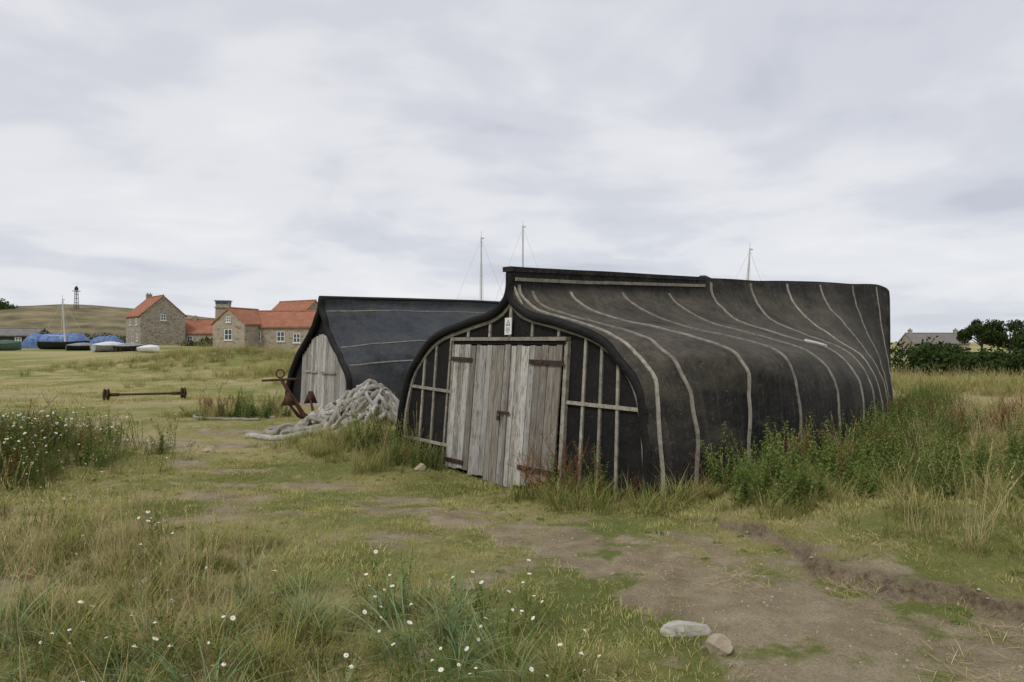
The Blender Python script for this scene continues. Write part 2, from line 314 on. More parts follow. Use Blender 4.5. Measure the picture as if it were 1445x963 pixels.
# ---------------------------------------------------------------- hull sheds
def herm(xk,P,x):
    xk=np.array(xk,float);P=np.array(P,float);n=len(xk)
    T=np.zeros_like(P)
    for i in range(n):
        a=max(i-1,0);c=min(i+1,n-1); T[i]=(P[c]-P[a])/(xk[c]-xk[a])
    i=int(np.clip(np.searchsorted(xk,x)-1,0,n-2)); h=xk[i+1]-xk[i]; t=(x-xk[i])/h
    return (2*t**3-3*t*t+1)*P[i]+(t**3-2*t*t+t)*h*T[i]+(-2*t**3+3*t*t)*P[i+1]+(t**3-t*t)*h*T[i+1]
class Hull:
    def __init__(s,S,P,lean=.15,kk=1.9,w=.02): s.S=S;s.P=P;s.lean=lean;s.kk=kk;s.w=w;s.n=len(P[0]);s.cache={}
    def warp(s,a,t,z): return a-s.lean*(s.kk-z)/s.kk*max(0,1-a/3)
    def pt(s,a,g,side):
        if a not in s.cache: s.cache[a]=herm(s.S,s.P,a)
        t,z=herm(list(range(s.n)),s.cache[a],g)
        wv=(float(fbm(a*1.0+side*9,g*1.1,1.1,3))-.5)*2*s.w*min(1,g/2) if g<s.n-1 else 0
        t2=t+wv; z2=z+wv*.8 + (float(fbm(a,3.3,.5,2))-.5)*.05*max(0,1-g/2)
        return Vector((s.warp(a,t,z),-side*t2,z2))
    def nrm(s,a,g,side):
        e=.02; L_=s.S[-1]
        du=s.pt(min(a+e,L_),g,side)-s.pt(max(a-e,0),g,side); dg=s.pt(a,min(g+.05,s.n-1),side)-s.pt(a,max(g-.05,0),side)
        n=dg.cross(du)*side
        if n.length<1e-7: return Vector((0,-side,0))
        n.normalize()
        if n.y*side>0 and abs(n.z)<.3: n=-n
        if n.z<-.2: n=-n
        return n
    def skin(s,name,mat,parent,ns=90,ng=56):
        b=B(); sv=[s.S[-1]*i/ns for i in range(ns+1)]; G=[(s.n-1)*j/ng for j in range(ng+1)]
        rows=[]
        for a in sv: rows.append([s.pt(a,g,-1) for g in G[::-1]]+[s.pt(a,g,1) for g in G])
        W=len(rows[0]); vs=[p for r in rows for p in r]
        fs=[(i*W+j,i*W+j+1,(i+1)*W+j+1,(i+1)*W+j) for i in range(ns) for j in range(W-1)]
        o=(ns)*W; fs+= [(o+j,o+W-1-j,o+W-2-j,o+j+1) for j in range(W//2-1)]
        b.add(vs,fs); ob=b.obj(name,[mat],parent,True)
        return ob
    def strip(s,b,pts,nrms,w,th,m=0):
        col=(R(),.5,R()); N=len(pts); vs=[]
        for i in range(N):
            T=(pts[min(i+1,N-1)]-pts[max(i-1,0)]).normalized(); sd=T.cross(nrms[i]).normalized()
            for a,h in ((-1,-.02),(-1,th),(1,th),(1,-.02)): vs.append(pts[i]+sd*a*w/2+nrms[i]*h)
        fs=[(i*4+k,i*4+(k+1)%4,(i+1)*4+(k+1)%4,(i+1)*4+k) for i in range(N-1) for k in range(4)]
        fs+=[(0,1,2,3),((N-1)*4+3,(N-1)*4+2,(N-1)*4+1,(N-1)*4)]
        b.add(vs,fs,m,col)
    def rib(s,b,a,g0,g1,side,w=.046,th=.018,drift=0,N=44):
        gs=[g0+(g1-g0)*i/N for i in range(N+1)]; p1,p2=U(0,6),U(0,6)
        aa=[min(max(a+drift*((g-g0)/(g1-g0))+.025*math.sin(g*1.7+p1)+.008*math.sin(g*6+p2),0.02),s.S[-1]-.02) for g in gs]
        s.strip(b,[s.pt(x,g,side) for x,g in zip(aa,gs)],[s.nrm(x,g,side) for x,g in zip(aa,gs)],w,th)
S=[0,1.25,3.2,5.3,10.1,12.1,13.76,14.7]
P=[[(.06,2.93),(.07,2.62),(.30,2.36),(.92,2.21),(1.64,2.02),(2.08,1.72),(2.36,1.37),(2.49,.92),(2.56,.4),(2.58,-.2)],
[(.06,2.97),(.08,2.64),(.45,2.37),(1.36,2.14),(2.1,1.98),(2.7,1.80),(2.92,1.55),(2.99,1.1),(3.02,.5),(3.0,-.2)],
[(.06,3.03),(.08,2.72),(.45,2.42),(1.2,2.14),(2.0,1.95),(2.68,1.74),(2.94,1.45),(3.03,1.05),(3.06,.5),(3.05,-.2)],
[(.06,3.08),(.10,2.80),(.25,2.55),(.64,2.26),(1.5,2.0),(2.21,1.79),(2.68,1.44),(2.83,1.0),(2.87,.5),(2.85,-.2)],
[(.06,3.3),(.14,3.0),(.34,2.67),(.6,2.35),(.92,1.95),(1.15,1.65),(1.29,1.44),(1.5,.95),(1.58,.5),(1.62,-.2)],
[(.06,3.37),(.11,3.05),(.2,2.7),(.34,2.32),(.52,1.92),(.66,1.58),(.75,1.3),(.86,.88),(.93,.45),(.95,-.2)],
[(.06,3.43),(.08,3.1),(.12,2.7),(.18,2.3),(.26,1.9),(.33,1.5),(.38,1.2),(.44,.8),(.48,.4),(.5,-.2)],
[(.045,3.36),(.05,3.1),(.055,2.7),(.06,2.3),(.07,1.9),(.08,1.5),(.09,1.2),(.1,.8),(.11,.4),(.12,-.2)]]
shed=empty('upturned_boat_shed',(C0[0],C0[1],0),AX)
H=Hull(S,P,w=.03)
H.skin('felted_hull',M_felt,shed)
bt=B()
for sd in (1,-1):
    for a,g0,dr in ((.42,1.0,.15),(1.25,1.0,.1),(2.5,1.0,.05),(3.9,1.0,0),(5.3,.25,0),(6.8,.2,0),(8.4,.2,0),(10.1,.2,0),(12.1,.15,0),(13.76,.15,0)):
        H.rib(bt,a,g0,8.9,sd,w=.046+.012*(a>5),drift=dr)
    N=40; aa=[.05+5.0*i/N for i in range(N+1)]; gg=[.46]*(N+1)
    H.strip(bt,[H.pt(a,g,sd) for a,g in zip(aa,gg)],[H.nrm(a,g,sd) for a,g in zip(aa,gg)],.05,.03)
    H.rib(bt,.15,.7,8.9,sd,w=.045,th=.02)
bt.obj('hull_battens',[M_batten],shed)
kb=B(); N=60
for i in range(N):
    a0=14.5*i/N;a1=14.5*(i+1)/N
    z0=H.pt(a0,0,1).z;z1=H.pt(a1,0,1).z
    ex=.03 if a0<5.0 else .0
    kb.bar((H.warp(a0,0,z0)-(.06 if i==0 else 0),0,z0-.02+.5*ex),(H.warp(a1,0,z1)+.01,0,z1-.02+.5*ex),.17 if a0<5 else .13,.07,m=0)
kb.tube([(5.0,0,3.02),(5.06,0,3.09),(5.2,0,3.10),(5.4,0,3.07)],[.05,.06,.06,.05],8)
kb.obj('keel_cap',[M_felt],shed)
sb=B(); sb.tube([(14.62,0,3.36),(14.72,0,3.3),(14.76,0,3.1),(14.76,0,2.3),(14.72,0,1),(14.7,0,-.2)],[.05,.07,.07,.08,.1,.12],8); sb.obj('bow_post',[M_felt],shed,True)
rb=B()
for sd in (1,-1):
    rb.tube([H.pt(0,9*i/60,sd)+Vector((.02,sd*.045,-.05)) for i in range(61)],.062,8)
rb.obj('front_rim',[M_feltf],shed,True)
def prof(z,k=1.0,dz=0):
    g=np.linspace(0,9,200); c=getattr(prof,'c',None)
    if c is None:
        prof.c=c=np.array([herm(list(range(10)),np.array(P[0]),x) for x in g])
    return float(np.interp(z+dz,c[::-1,1],c[::-1,0]))*k
fb=B(); zz=np.linspace(-.2,2.88,60)
vs=[];fs=[]
for z in zz:
    w=prof(z)-.03
    vs+=[(H.warp(0,0,z)+.09,w,z),(H.warp(0,0,z)+.09,-w,z)]
fs=[(2*i,2*i+1,2*i+3,2*i+2) for i in range(len(zz)-1)]
fb.add(vs,fs); fb.obj('felt_front_wall',[M_feltf],shed)
def FP(t,z,o=0): return Vector((H.warp(0,0,z)+.09-o,-t,z))
fr=B()
def vb(t,z0,z1,w=.04,t1=None):
    t1=t if t1 is None else t1
    fr.bar(FP(t,z0,.012),FP(t1,z1,.012),w,.03,up=(1,0,0))
for t in (-2.0,-1.69,-1.36,1.43,1.73,2.02): vb(t,-.1,min(2.3,[z for z in np.linspace(.5,2.4,100) if prof(z)-.1>abs(t)][-1]),t1=t*.985+U(-.03,.03))
for t in (-.92,-.43,.45,.95): vb(t,1.96,[z for z in np.linspace(1.5,2.6,200) if prof(z)-.08>abs(t)][-1])
vb(0,1.96,2.82,.05)
for sd in (-1,1):
    fr.bar(FP(sd*.03,2.68,.03),FP(sd*.33,2.27,.03),.035,.02,up=(1,0,0))
def hb(t0,t1,z0,z1=None,w=.045,o=.035):
    fr.bar(FP(t0,z0,o),FP(t1,z1 or z0,o),w,.025,up=(1,0,0))
hb(-2.42,-1.2,1.17,1.12);hb(1.14,2.4,1.11,1.09);hb(-2.4,-1.2,.33,.3)
for sd in (-1,1):
    pp=[]
    for i in range(40):
        g=1.25+7.6*i/39; t,z=herm(list(range(10)),np.array(P[0]),g)
        t2,z2=herm(list(range(10)),np.array(P[0]),g+.05); dx,dz=t2-t,z2-z; l=math.hypot(dx,dz)
        nxn,nz=dz/l,-dx/l
        pp.append(FP(sd*(t+nxn*.13),z+nz*.13,.01))
    H.strip(fr,pp,[Vector((-1,0,0))]*40,.05,.03)
fr.obj('front_battens',[M_batten],shed)
df=B()
df.bar(FP(-1.2,1.93,.07),FP(1.17,1.93,.07),.05,.10,up=(1,0,0),col=(.3,.5,.2))
df.bar(FP(-1.19,1.0,.04),FP(-1.19,1.9,.04),.06,.06,up=(1,0,0)); df.bar(FP(-1.19,-.1,.04),FP(-1.19,.995,.04),.06,.06,up=(1,0,0))
df.bar(FP(1.14,-.1,.04),FP(1.14,1.9,.04),.06,.06,up=(1,0,0))
df.obj('door_frame',[M_batten],shed)
hd=B(); hd.bar(FP(-1.18,1.875,.06),FP(1.13,1.875,.06),.045,.05,up=(1,0,0)); hd.obj('door_header',[M_feltf],shed)
dl=B()
def leaf(t0,t1,n,bot):
    e=[t0+(t1-t0)*i/n+ (U(-.02,.02) if 0<i<n else 0) for i in range(n+1)]
    for i in range(n):
        a,c=e[i]+.003,e[i+1]-.004; tm=(a+c)/2; zb=bot(tm)+U(-.04,.035); o=.075+U(-.007,.007)
        dl.bar(FP(tm-.02,zb,o+.02),FP(tm,1.84+U(-.012,.01),o),c-a,.03,up=(1,0,0),col=(R(),R(),R()))
leaf(-1.13,.10,10,lambda t: .02-.12*(t+1.19)/1.3)
leaf(.12,1.09,8,lambda t: -.1+.24*max(0,(t-.3))/.8 if t>.3 else -.13)
dl.bar(FP(.11,-.1,.125),FP(.11,1.83,.105),.05,.02,up=(1,0,0),col=(.2,.5,.3))
dl.obj('double_doors',[M_door],shed,bevel=.004)
hg=B()
for t0,t1,z,o in ((-1.17,-.68,1.63,.115),(.52,1.16,1.62,.115),(-1.15,-.74,.12,.13),(.42,1.12,.20,.135)):
    hg.bar(FP(t0,z,o),FP(t1,z-.01,o),.065,.014,up=(1,0,0)); 
    for q in (.12,.4,.85): 
        tt=t0+(t1-t0)*q; hg.tube([FP(tt,z-.003,o),FP(tt,z-.003,o+.02)],.012,8)
hg.obj('strap_hinges',[M_rustd],shed,bevel=.003)
lk=B(); lk.bar(FP(-.03,.9,.13),FP(.2,.9,.13),.04,.012,up=(1,0,0)); lk.tube([FP(.0,.86,.15),FP(.0,.79,.15)],.025,8)
lk.tube([FP(-.02,.86,.15),FP(-.02,.91,.16),FP(.0,.93,.16),FP(.02,.91,.16),FP(.02,.86,.15)],.006,6); lk.obj('hasp_and_padlock',[M_rustd],shed)
sg=empty('warning_sign')
Mw=Matrix.Translation((C0[0],C0[1],0))@Matrix.Rotation(AX,4,'Z')
s1=B(); 
def SP(t,z,o): return Mw@FP(t,z,o)
upv=Mw.to_3x3()@Vector((1,0,0))
s1.bar(SP(.01,1.99,.06),SP(.0,2.23,.06),.14,.008,up=upv); s1.obj('sign_plate',[M_white],sg)
s2=B()
def tri(k,o,m):
    c=(.005,2.155); s2.add([SP(c[0]-.045*k,c[1]-.035*k,o),SP(c[0]+.045*k,c[1]-.035*k,o),SP(c[0],c[1]+.048*k,o)],[(0,1,2)],m)
tri(1,.0665,0);tri(.66,.0675,1)
s2.bar(SP(.005,2.135,.069),SP(.005,2.165,.069),.007,.001,up=upv,m=0)
for i,w in enumerate((.09,.08,.085,.05)): s2.bar(SP(.005-w/2,2.085-.02*i,.067),SP(.005+w/2,2.085-.02*i,.067),.006,.001,up=upv,m=0)
s2.obj('sign_print',[M_black,M_white],sg)
pb=B(); q0=H.pt(5.6,4.45,1);q1=H.pt(5.55,4.95,1);nn=H.nrm(5.6,4.7,1); H.strip(pb,[q0,(q0+q1)/2+nn*.005,q1],[nn]*3,.12,.035); pb.obj('hull_repair_patch',[M_white],shed)
# ----- second shed
S2=[0,2,6,10,12]
P2=[[(.05,3.2),(.09,2.92),(.30,2.5),(.6,2.12),(1.0,1.76),(1.4,1.4),(1.72,.95),(1.86,.5),(1.9,-.1)],
[(.05,3.22),(.12,2.96),(.55,2.62),(1.1,2.3),(1.6,1.95),(2.0,1.55),(2.2,1.1),(2.3,.6),(2.3,-.1)],
[(.05,3.26),(.15,2.98),(.7,2.66),(1.4,2.32),(2.0,1.95),(2.4,1.55),(2.55,1.1),(2.6,.6),(2.6,-.1)],
[(.05,3.26),(.12,2.95),(.4,2.62),(.8,2.2),(1.2,1.8),(1.5,1.4),(1.7,1),(1.8,.6),(1.8,-.1)],
[(.04,3.2),(.05,2.9),(.06,2.5),(.07,2.1),(.08,1.7),(.09,1.4),(.1,1),(.1,.6),(.1,-.1)]]
z0=Z(-5.6,20.6)-.02
shed2=empty('upturned_boat_shed',(-5.6,20.6,z0),AX)
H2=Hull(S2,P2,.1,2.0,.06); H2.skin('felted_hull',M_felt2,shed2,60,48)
b2=B()
for sd in (1,-1):
    for g in (1.35,4.1,5.4):
        N=40; aa=[.1+11*i/N for i in range(N+1)]; H2.strip(b2,[H2.pt(a,g+.05*math.sin(a),sd) for a in aa],[H2.nrm(a,g,sd) for a in aa],.04,.015)
b2.obj('hull_battens',[simple('grey_battens',(.12,.115,.10),(.25,.24,.21),8)],shed2)
r2=B()
for sd in (1,-1): r2.tube([H2.pt(0,8*i/50,sd)+Vector((.0,sd*.04,-.04)) for i in range(51)],.09,8)
r2.tube([(0,0,3.16),(3,0,3.22),(6,0,3.27),(10,0,3.25),(12,0,3.18)],.07,8)
r2.obj('front_rim',[M_feltf],shed2,True)
g2=B(); c2=np.array([herm(list(range(9)),np.array(P2[0]),x) for x in np.linspace(0,8,160)])
pw=lambda z: float(np.interp(z,c2[::-1,1],c2[::-1,0]))
vs=[];zz=np.linspace(-.1,3.1,40)
for z in zz: vs+=[(H2.warp(0,0,z)+.12,pw(z)-.03,z),(H2.warp(0,0,z)+.12,-pw(z)+.03,z)]
g2.add(vs,[(2*i,2*i+1,2*i+3,2*i+2) for i in range(39)]); g2.obj('felt_front_wall',[M_feltf],shed2)
g3=B(); t=-1.15
while t<1.5:
    w=U(.12,.17); tm=t+w/2
    zt=max([z for z in np.linspace(.3,2.5,80) if pw(z)-.18>abs(tm)]+[.4]); zt=min(zt,2.12-.25*abs(tm))
    g3.bar((H2.warp(0,0,-.05)+.09,-tm,-.05),(H2.warp(0,0,zt)+.09,-tm,zt),w-.01,.03,up=(1,0,0),col=(R(),R(),R())); t+=w
g3.bar((-.02,-.1,1.0),(-.02,-.95,1.0),.05,.03,up=(1,0,0)); g3.bar((-.02,.85,1.02),(-.02,.15,1.0),.05,.03,up=(1,0,0))
g3.obj('plank_gable',[M_gable],shed2,bevel=.004)
# ---------------------------------------------------------------- ropes
rp=B(); rnd=random.Random(3)
def mound(x,y):
    return .62*math.exp(-((x+2.7)/.6)**2-((y-13.8)/.7)**2)+.30*math.exp(-((x+3.5)/.7)**2-((y-14.1)/.6)**2)
def ropepath(cx,cy,rx,ry,turns,ph,jit,rr,N=150,drop=0):
    out=[];a2,a3=rnd.uniform(0,6),rnd.uniform(0,6)
    for i in range(N):
        f=i/(N-1); a=ph+f*turns*6.283
        w=1+jit*math.sin(a*1.7+a2)+jit*.8*math.sin(a*3.3+a3)
        x=cx+rx*w*math.cos(a)+.18*math.sin(f*7+ph); y=cy+ry*w*math.sin(a)+.14*math.cos(f*9+ph)
        out.append((x,y,Z(x,y)+mound(x,y)+rr*.7+.07*math.sin(a*2.7+a3)+.05*math.sin(a*5+a2)+.03+drop))
    return out
for k in range(78):
    rr=rnd.choice([.016,.025,.035,.045,.052,.058])
    cx=-2.7+rnd.gauss(0,.26); cy=13.8+rnd.gauss(0,.3); 
    rp.tube(ropepath(cx,cy,rnd.uniform(.12,.5),rnd.uniform(.12,.45),rnd.uniform(.5,1.5),rnd.uniform(0,6.3),.32,rr,90,rnd.uniform(-.12,.12)),rr,8,m=int(rnd.random()<.5),lobes=3,twist=24)
for k in range(30):
    rr=rnd.choice([.02,.035,.05,.055])
    cx=-3.55+rnd.gauss(0,.32); cy=14.1+rnd.gauss(0,.25)
    rp.tube(ropepath(cx,cy,rnd.uniform(.15,.5),rnd.uniform(.1,.35),rnd.uniform(.5,1.2),rnd.uniform(0,6.3),.3,rr,80,rnd.uniform(-.04,.05)),rr,8,m=int(rnd.random()<.4),lobes=3,twist=24)
def gr(pts,rr,n=30,lift=.6):
    P_=[Vector((x,y,0)) for x,y in pts]; out=[]
    for i in range(len(P_)-1):
        a,b_,c_,d_=P_[max(i-1,0)],P_[i],P_[i+1],P_[min(i+2,len(P_)-1)]
        for k in range(n):
            t=k/n; q=.5*((2*b_)+(c_-a)*t+(2*a-5*b_+4*c_-d_)*t*t+(3*b_-a-3*c_+d_)*t**3); out.append((q.x,q.y,Z(q.x,q.y)+mound(q.x,q.y)*.8+rr*lift+.01))
    return out
rp.tube(gr([(-3.2,13.6),(-3.9,13.6),(-4.5,13.9),(-5.0,14.4),(-4.8,14.8),(-4.2,14.4)],.065),.065,10,lobes=3,twist=18)
rp.tube(gr([(-3.0,13.3),(-3.8,13.05),(-4.5,13.3),(-5.2,13.9)],.06),.06,10,m=1,lobes=3,twist=18)
rp.tube(gr([(-3.4,14.5),(-4.0,14.9),(-4.6,15.0),(-4.9,14.6),(-4.3,14.2)],.05),.05,10,lobes=3,twist=18)
rp.obj('rope_heap',[M_rope,M_ropew],None,True)
rp=B(); rp.tube(gr([(-5.9,17.6),(-7.0,18.3),(-7.8,18.1),(-7.9,17.6),(-7.3,17.0),(-6.0,16.9)],.035),.035,8,lobes=3,twist=18)
rp.obj('loose_rope',[M_rope],None,True)
# anchor
an=empty('rusty_anchor',(-5.25,16.2,Z(-5.25,16.2)),.3)
ab=B()
ab.tube([(-.05,0,1.05),(.15,0,.7),(.45,0,.2),(.6,0,.08)],[.035,.045,.055,.06],8)
ab.tube([(.1,-.55,.55),(.35,-.35,.2),(.6,0,.06),(.7,.4,.16),(.62,.7,.5)],[.02,.045,.06,.045,.02],8)
ab.tube([(-.45,.1,.98),(-.05,0,1.0),(.35,-.12,1.02)],[.025,.03,.025],8)
for c,sg_ in (((.14,-.52,.5),-1),((.64,.66,.44),1)):
    cx,cy,cz=c; ab.add([(cx-.16,cy,cz-.05),(cx+.16,cy,cz-.05),(cx+.05,cy+.02*sg_,cz+.24),(cx-.05,cy+.02*sg_,cz+.24),(cx,cy+.05*sg_,cz)],[(0,1,4),(1,2,4),(2,3,4),(3,0,4),(0,3,2,1)])
ab.tube([(-.05+.09*math.cos(a),.0,1.14+.09*math.sin(a)) for a in np.linspace(0,6.283,18)],.018,6)
ab.obj('anchor_body',[M_rust],an,True)
ax=empty('rusty_axle',(-11.9,23.0,Z(-11.9,23)),math.radians(20))
xb=B(); xb.tube([(-1.15,0,.2),(1.15,0,.2)],.035,10)
for s_ in (-1,1):
    x0=s_*1.12
    for q in (-.05,.05): xb.tube([(x0+q,.17*math.cos(a),.2+.17*math.sin(a)) for a in np.linspace(0,6.283,25)],.028,6)
    for k in range(5):
        a=k*1.2566; xb.bar((x0,.03*math.cos(a),.2+.03*math.sin(a)),(x0,.16*math.cos(a),.2+.16*math.sin(a)),.06,.03)
    xb.tube([(x0-.1,0,.2),(x0+.1,0,.2)],.06,10)
    xb.bar((x0-.1*s_,0,.2),(x0-.35*s_,0,.2),.12,.1)
xb.obj('axle_and_wheels',[M_rust],ax,True)
# ---------------------------------------------------------------- stones
def stone(name,x,y,sx,sy,sz,mat,rz=0,seed=0):
    import bmesh
    bm=bmesh.new(); bmesh.ops.create_icosphere(bm,subdivisions=5,radius=1)
    r=random.Random(seed)
    planes=[(Vector((r.gauss(0,1),r.gauss(0,1),r.gauss(0,.8))).normalized(),r.uniform(.5,.78)) for _ in range(12)]
    for v in bm.verts:
        p=v.co.copy()
        for n,dd in planes:
            k=p.dot(n)
            if k>dd: p-=n*(k-dd)*.96
        p*=1+.12*(float(fbm(p.x*2+seed,p.y*2+p.z*2,2.5,4))-.5)
        v.co=Vector((p.x*sx,p.y*sy,p.z*sz))
    me=bpy.data.meshes.new(name); bm.to_mesh(me); bm.free()
    me.materials.append(mat); o=bpy.data.objects.new(name,me); o.location=(x,y,Z(x,y)+sz*.25); o.rotation_euler=(0,0,rz); scene.collection.objects.link(o)
stone('stone',1.08,4.3,.18,.09,.07,M_stone,.0,1); stone('stone',1.17,4.02,.09,.085,.075,M_tan,.5,2)
stone('stone',-3.05,5.85,.085,.06,.045,M_stone,.3,3); stone('stone',-1.35,10.3,.11,.08,.09,M_tan,.3,4)
stone('stone',1.14,3.62,.04,.03,.025,M_stone,.3,5); stone('stone',-2.7,5.2,.05,.04,.03,M_stone,.9,6)
stone('stone',-5.2,12.1,.3,.1,.05,M_tan,-.9,7)
pg=B()
for _ in range(700):
    x=U(.2,4.2);y=U(3.2,7.0)
    if float(dirt(x,y))<.4: continue
    r=U(.003,.013)*(1.6 if R()<.08 else 1); z=Z(x,y); vs=[(x+r*math.cos(k*1.257)*U(.7,1.2),y+r*math.sin(k*1.257)*U(.7,1.2),z) for k in range(5)]+[(x,y,z+r*.8)]
    pg.add(vs,[(k,(k+1)%5,5) for k in range(5)],0)
pg.obj('gravel',[M_tan])
# ---------------------------------------------------------------- vegetation sources
def blades(b,n,rad,h0,h1,w,bend,segs=3,m=0,flop=.5,lay=0):
    for _ in range(n):
        a=U(0,6.283);r=rad*math.sqrt(R());px,py=r*math.cos(a),r*math.sin(a)
        ph=a+U(-1.2,1.2) if rad>0 else U(0,6.283)
        if lay: ph=U(0,6.283)
        h=U(h0,h1); bd=bend*U(.3,1.3); dx,dy=math.cos(ph),math.sin(ph)
        c0=R(); vs=[];cs=[]; ta=U(-.6,.6); wx,wy=-math.sin(ph+ta),math.cos(ph+ta); z00=U(.005,.03) if lay else 0
        for k in range(segs+1):
            t=k/segs; o=h*(bd*t*t+.12*t); z=h*(t-flop*bd*t*t*.6); ww=w*(1-t**1.6)*.5*(.7+.3*min(1,3*t))
            if lay: o=h*t; z=z00+h*lay*math.sin(t*2.6)*U(.6,1)
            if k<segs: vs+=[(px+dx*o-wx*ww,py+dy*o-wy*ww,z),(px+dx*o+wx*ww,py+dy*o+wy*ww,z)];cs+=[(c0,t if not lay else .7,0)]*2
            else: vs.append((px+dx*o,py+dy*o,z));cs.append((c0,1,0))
        fs=[(2*k,2*k+1,2*k+3,2*k+2) for k in range(segs-1)]+[(2*segs-2,2*segs-1,2*segs)]
        b.add(vs,fs,m,cs)
def leafq(b,p,d,l,w,m,c,droop=.3):
    d=Vector(d).normalized(); s_=d.cross(Vector((0,0,1)))
    if s_.length<.01: s_=Vector((1,0,0))
    s_.normalize(); p=Vector(p); mid=p+d*l*.45+Vector((0,0,.06*l)); tip=p+d*l-Vector((0,0,droop*l))
    b.add([p,mid-s_*w/2,mid+s_*w/2,tip],[(0,1,2),(1,3,2)],m,(c,.8,0))
def coll(name,makers):
    c=bpy.data.collections.new(name)
    for nm,bb,mats in makers:
        o=bb.obj(nm,mats,None,False,link=False); c.objects.link(o)
    return c
def mk(fn,n): 
    out=[]
    for _ in range(n):
        b=B(); fn(b); out.append(b)
    return out
c_lawn=coll('short_grass_tufts',[('grass_tuft',b,[V_lawn]) for b in mk(lambda b:(blades(b,38,.17,.02,.06,.0055,.8,2)),5)])
c_lit=coll('straw_litter_tufts',[('straw_litter_tuft',b,[V_dry]) for b in mk(lambda b:(blades(b,26,.2,.06,.2,.0045,.8,3,0,.5,.12)),4)])
c_farl=coll('far_grass_tufts',[('grass_tuft',b,[V_lawn]) for b in mk(lambda b:(blades(b,50,.35,.03,.09,.012,.6,2)),4)])
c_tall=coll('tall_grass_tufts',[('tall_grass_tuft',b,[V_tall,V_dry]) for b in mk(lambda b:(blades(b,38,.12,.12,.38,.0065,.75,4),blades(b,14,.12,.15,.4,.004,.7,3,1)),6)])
def seedg(b):
    blades(b,26,.1,.12,.38,.005,.7,4,0)
    for _ in range(9):
        a=U(0,6.28);h=U(.4,.85);ph=U(0,6.28);x,y=.08*math.cos(a),.08*math.sin(a);l=U(.08,.4)
        pts=[(x+math.cos(ph)*l*h*t*t,y+math.sin(ph)*l*h*t*t,h*t) for t in (0,.35,.7,1)]
        b.tube(pts,[.0018,.0016,.0013,.001],3,1,(R(),.8,0),cap=False)
        e=Vector(pts[-1]);d=(e-Vector(pts[-2])).normalized()
        for k in range(10):
            q=e-d*.011*k; leafq(b,q,(U(-1,1),U(-1,1),1.3),.022,.007,1,R(),-.2)
c_dry=coll('dry_grass_tufts',[('dry_grass_tuft',b,[V_dry,V_dry]) for b in mk(seedg,5)])
c_blue=coll('lyme_grass_tufts',[('lyme_grass_tuft',b,[V_blue]) for b in mk(lambda b:blades(b,22,.08,.25,.58,.010,.95,6,0,.8),4)])
def daisy(b):
    blades(b,16,.1,.08,.25,.005,.6,3,0)
    for _ in range(random.randint(4,8)):
        a=U(0,6.28);h=U(.22,.5);ph=U(0,6.28);x,y=.1*math.cos(a),.1*math.sin(a)
        pts=[(x+math.cos(ph)*.18*h*t*t,y+math.sin(ph)*.18*h*t*t,h*t) for t in (0,.35,.7,1)]
        b.tube(pts,.0018,3,1,(R()*.4,.7,0),cap=False)
        for k in range(16):
            t=U(.1,.85); i=int(t*3); q=Vector(pts[i]).lerp(Vector(pts[i+1]),t*3-i); leafq(b,q,(U(-1,1),U(-1,1),.5),U(.02,.055),.011,0,R()*.6,.1)
        if R()<.5:
            e=Vector(pts[-1]); n=Vector((U(-.6,.6),U(-.9,.3),1)).normalized(); u=n.orthogonal().normalized(); w=n.cross(u); rr=U(.010,.017); dr=U(-.6,.3)
            for k in range(11):
                a2=k*.571;d=u*math.cos(a2)+w*math.sin(a2);sd=u*-math.sin(a2)+w*math.cos(a2)
                b.add([e+d*rr*.25-sd*.002,e+d*rr*.25+sd*.002,e+d*rr+n*rr*dr+sd*rr*.2,e+d*rr+n*rr*dr-sd*rr*.2],[(0,1,2,3)],2,(R(),.9,0))
            ring=[e+(u*math.cos(k*1.047)+w*math.sin(k*1.047))*rr*.38 for k in range(6)]
            b.add(ring+[e+n*.008],[(k,(k+1)%6,6) for k in range(6)],3,(R(),.9,0))
c_daisy=coll('daisy_plants',[('daisy_plant',b,[V_herb,V_stem,V_pet,V_eye]) for b in mk(daisy,6)])
def nettle(b):
    for _ in range(random.randint(4,7)):
        a=U(0,6.28);h=U(.35,.85);x,y=.13*math.cos(a)*R(),.13*math.sin(a);lx,ly=U(-.3,.3),U(-.3,.3)
        P_=lambda t:Vector((x+lx*h*t*t,y+ly*h*t*t,h*t))
        b.tube([P_(t) for t in (0,.3,.6,1)],[.004,.0035,.003,.0015],4,1,(R()*.5,.7,0),cap=False)
        k=0;t=.1
        while t<1:
            for s_ in (0,3.14): 
                an_=k*1.57+s_+U(-.3,.3); leafq(b,P_(t),(math.cos(an_),math.sin(an_),.35),U(.05,.085)*(1.15-.6*t),U(.025,.04)*(1.2-.5*t),0,R(),.5)
            if R()<.6: an_=U(0,6.28); leafq(b,P_(t),(math.cos(an_),math.sin(an_),.6),.035,.016,0,R(),.2)
            t+=U(.035,.07); k+=1
c_net=coll('nettle_plants',[('nettle_plant',b,[V_herb,V_stem]) for b in mk(nettle,6)])
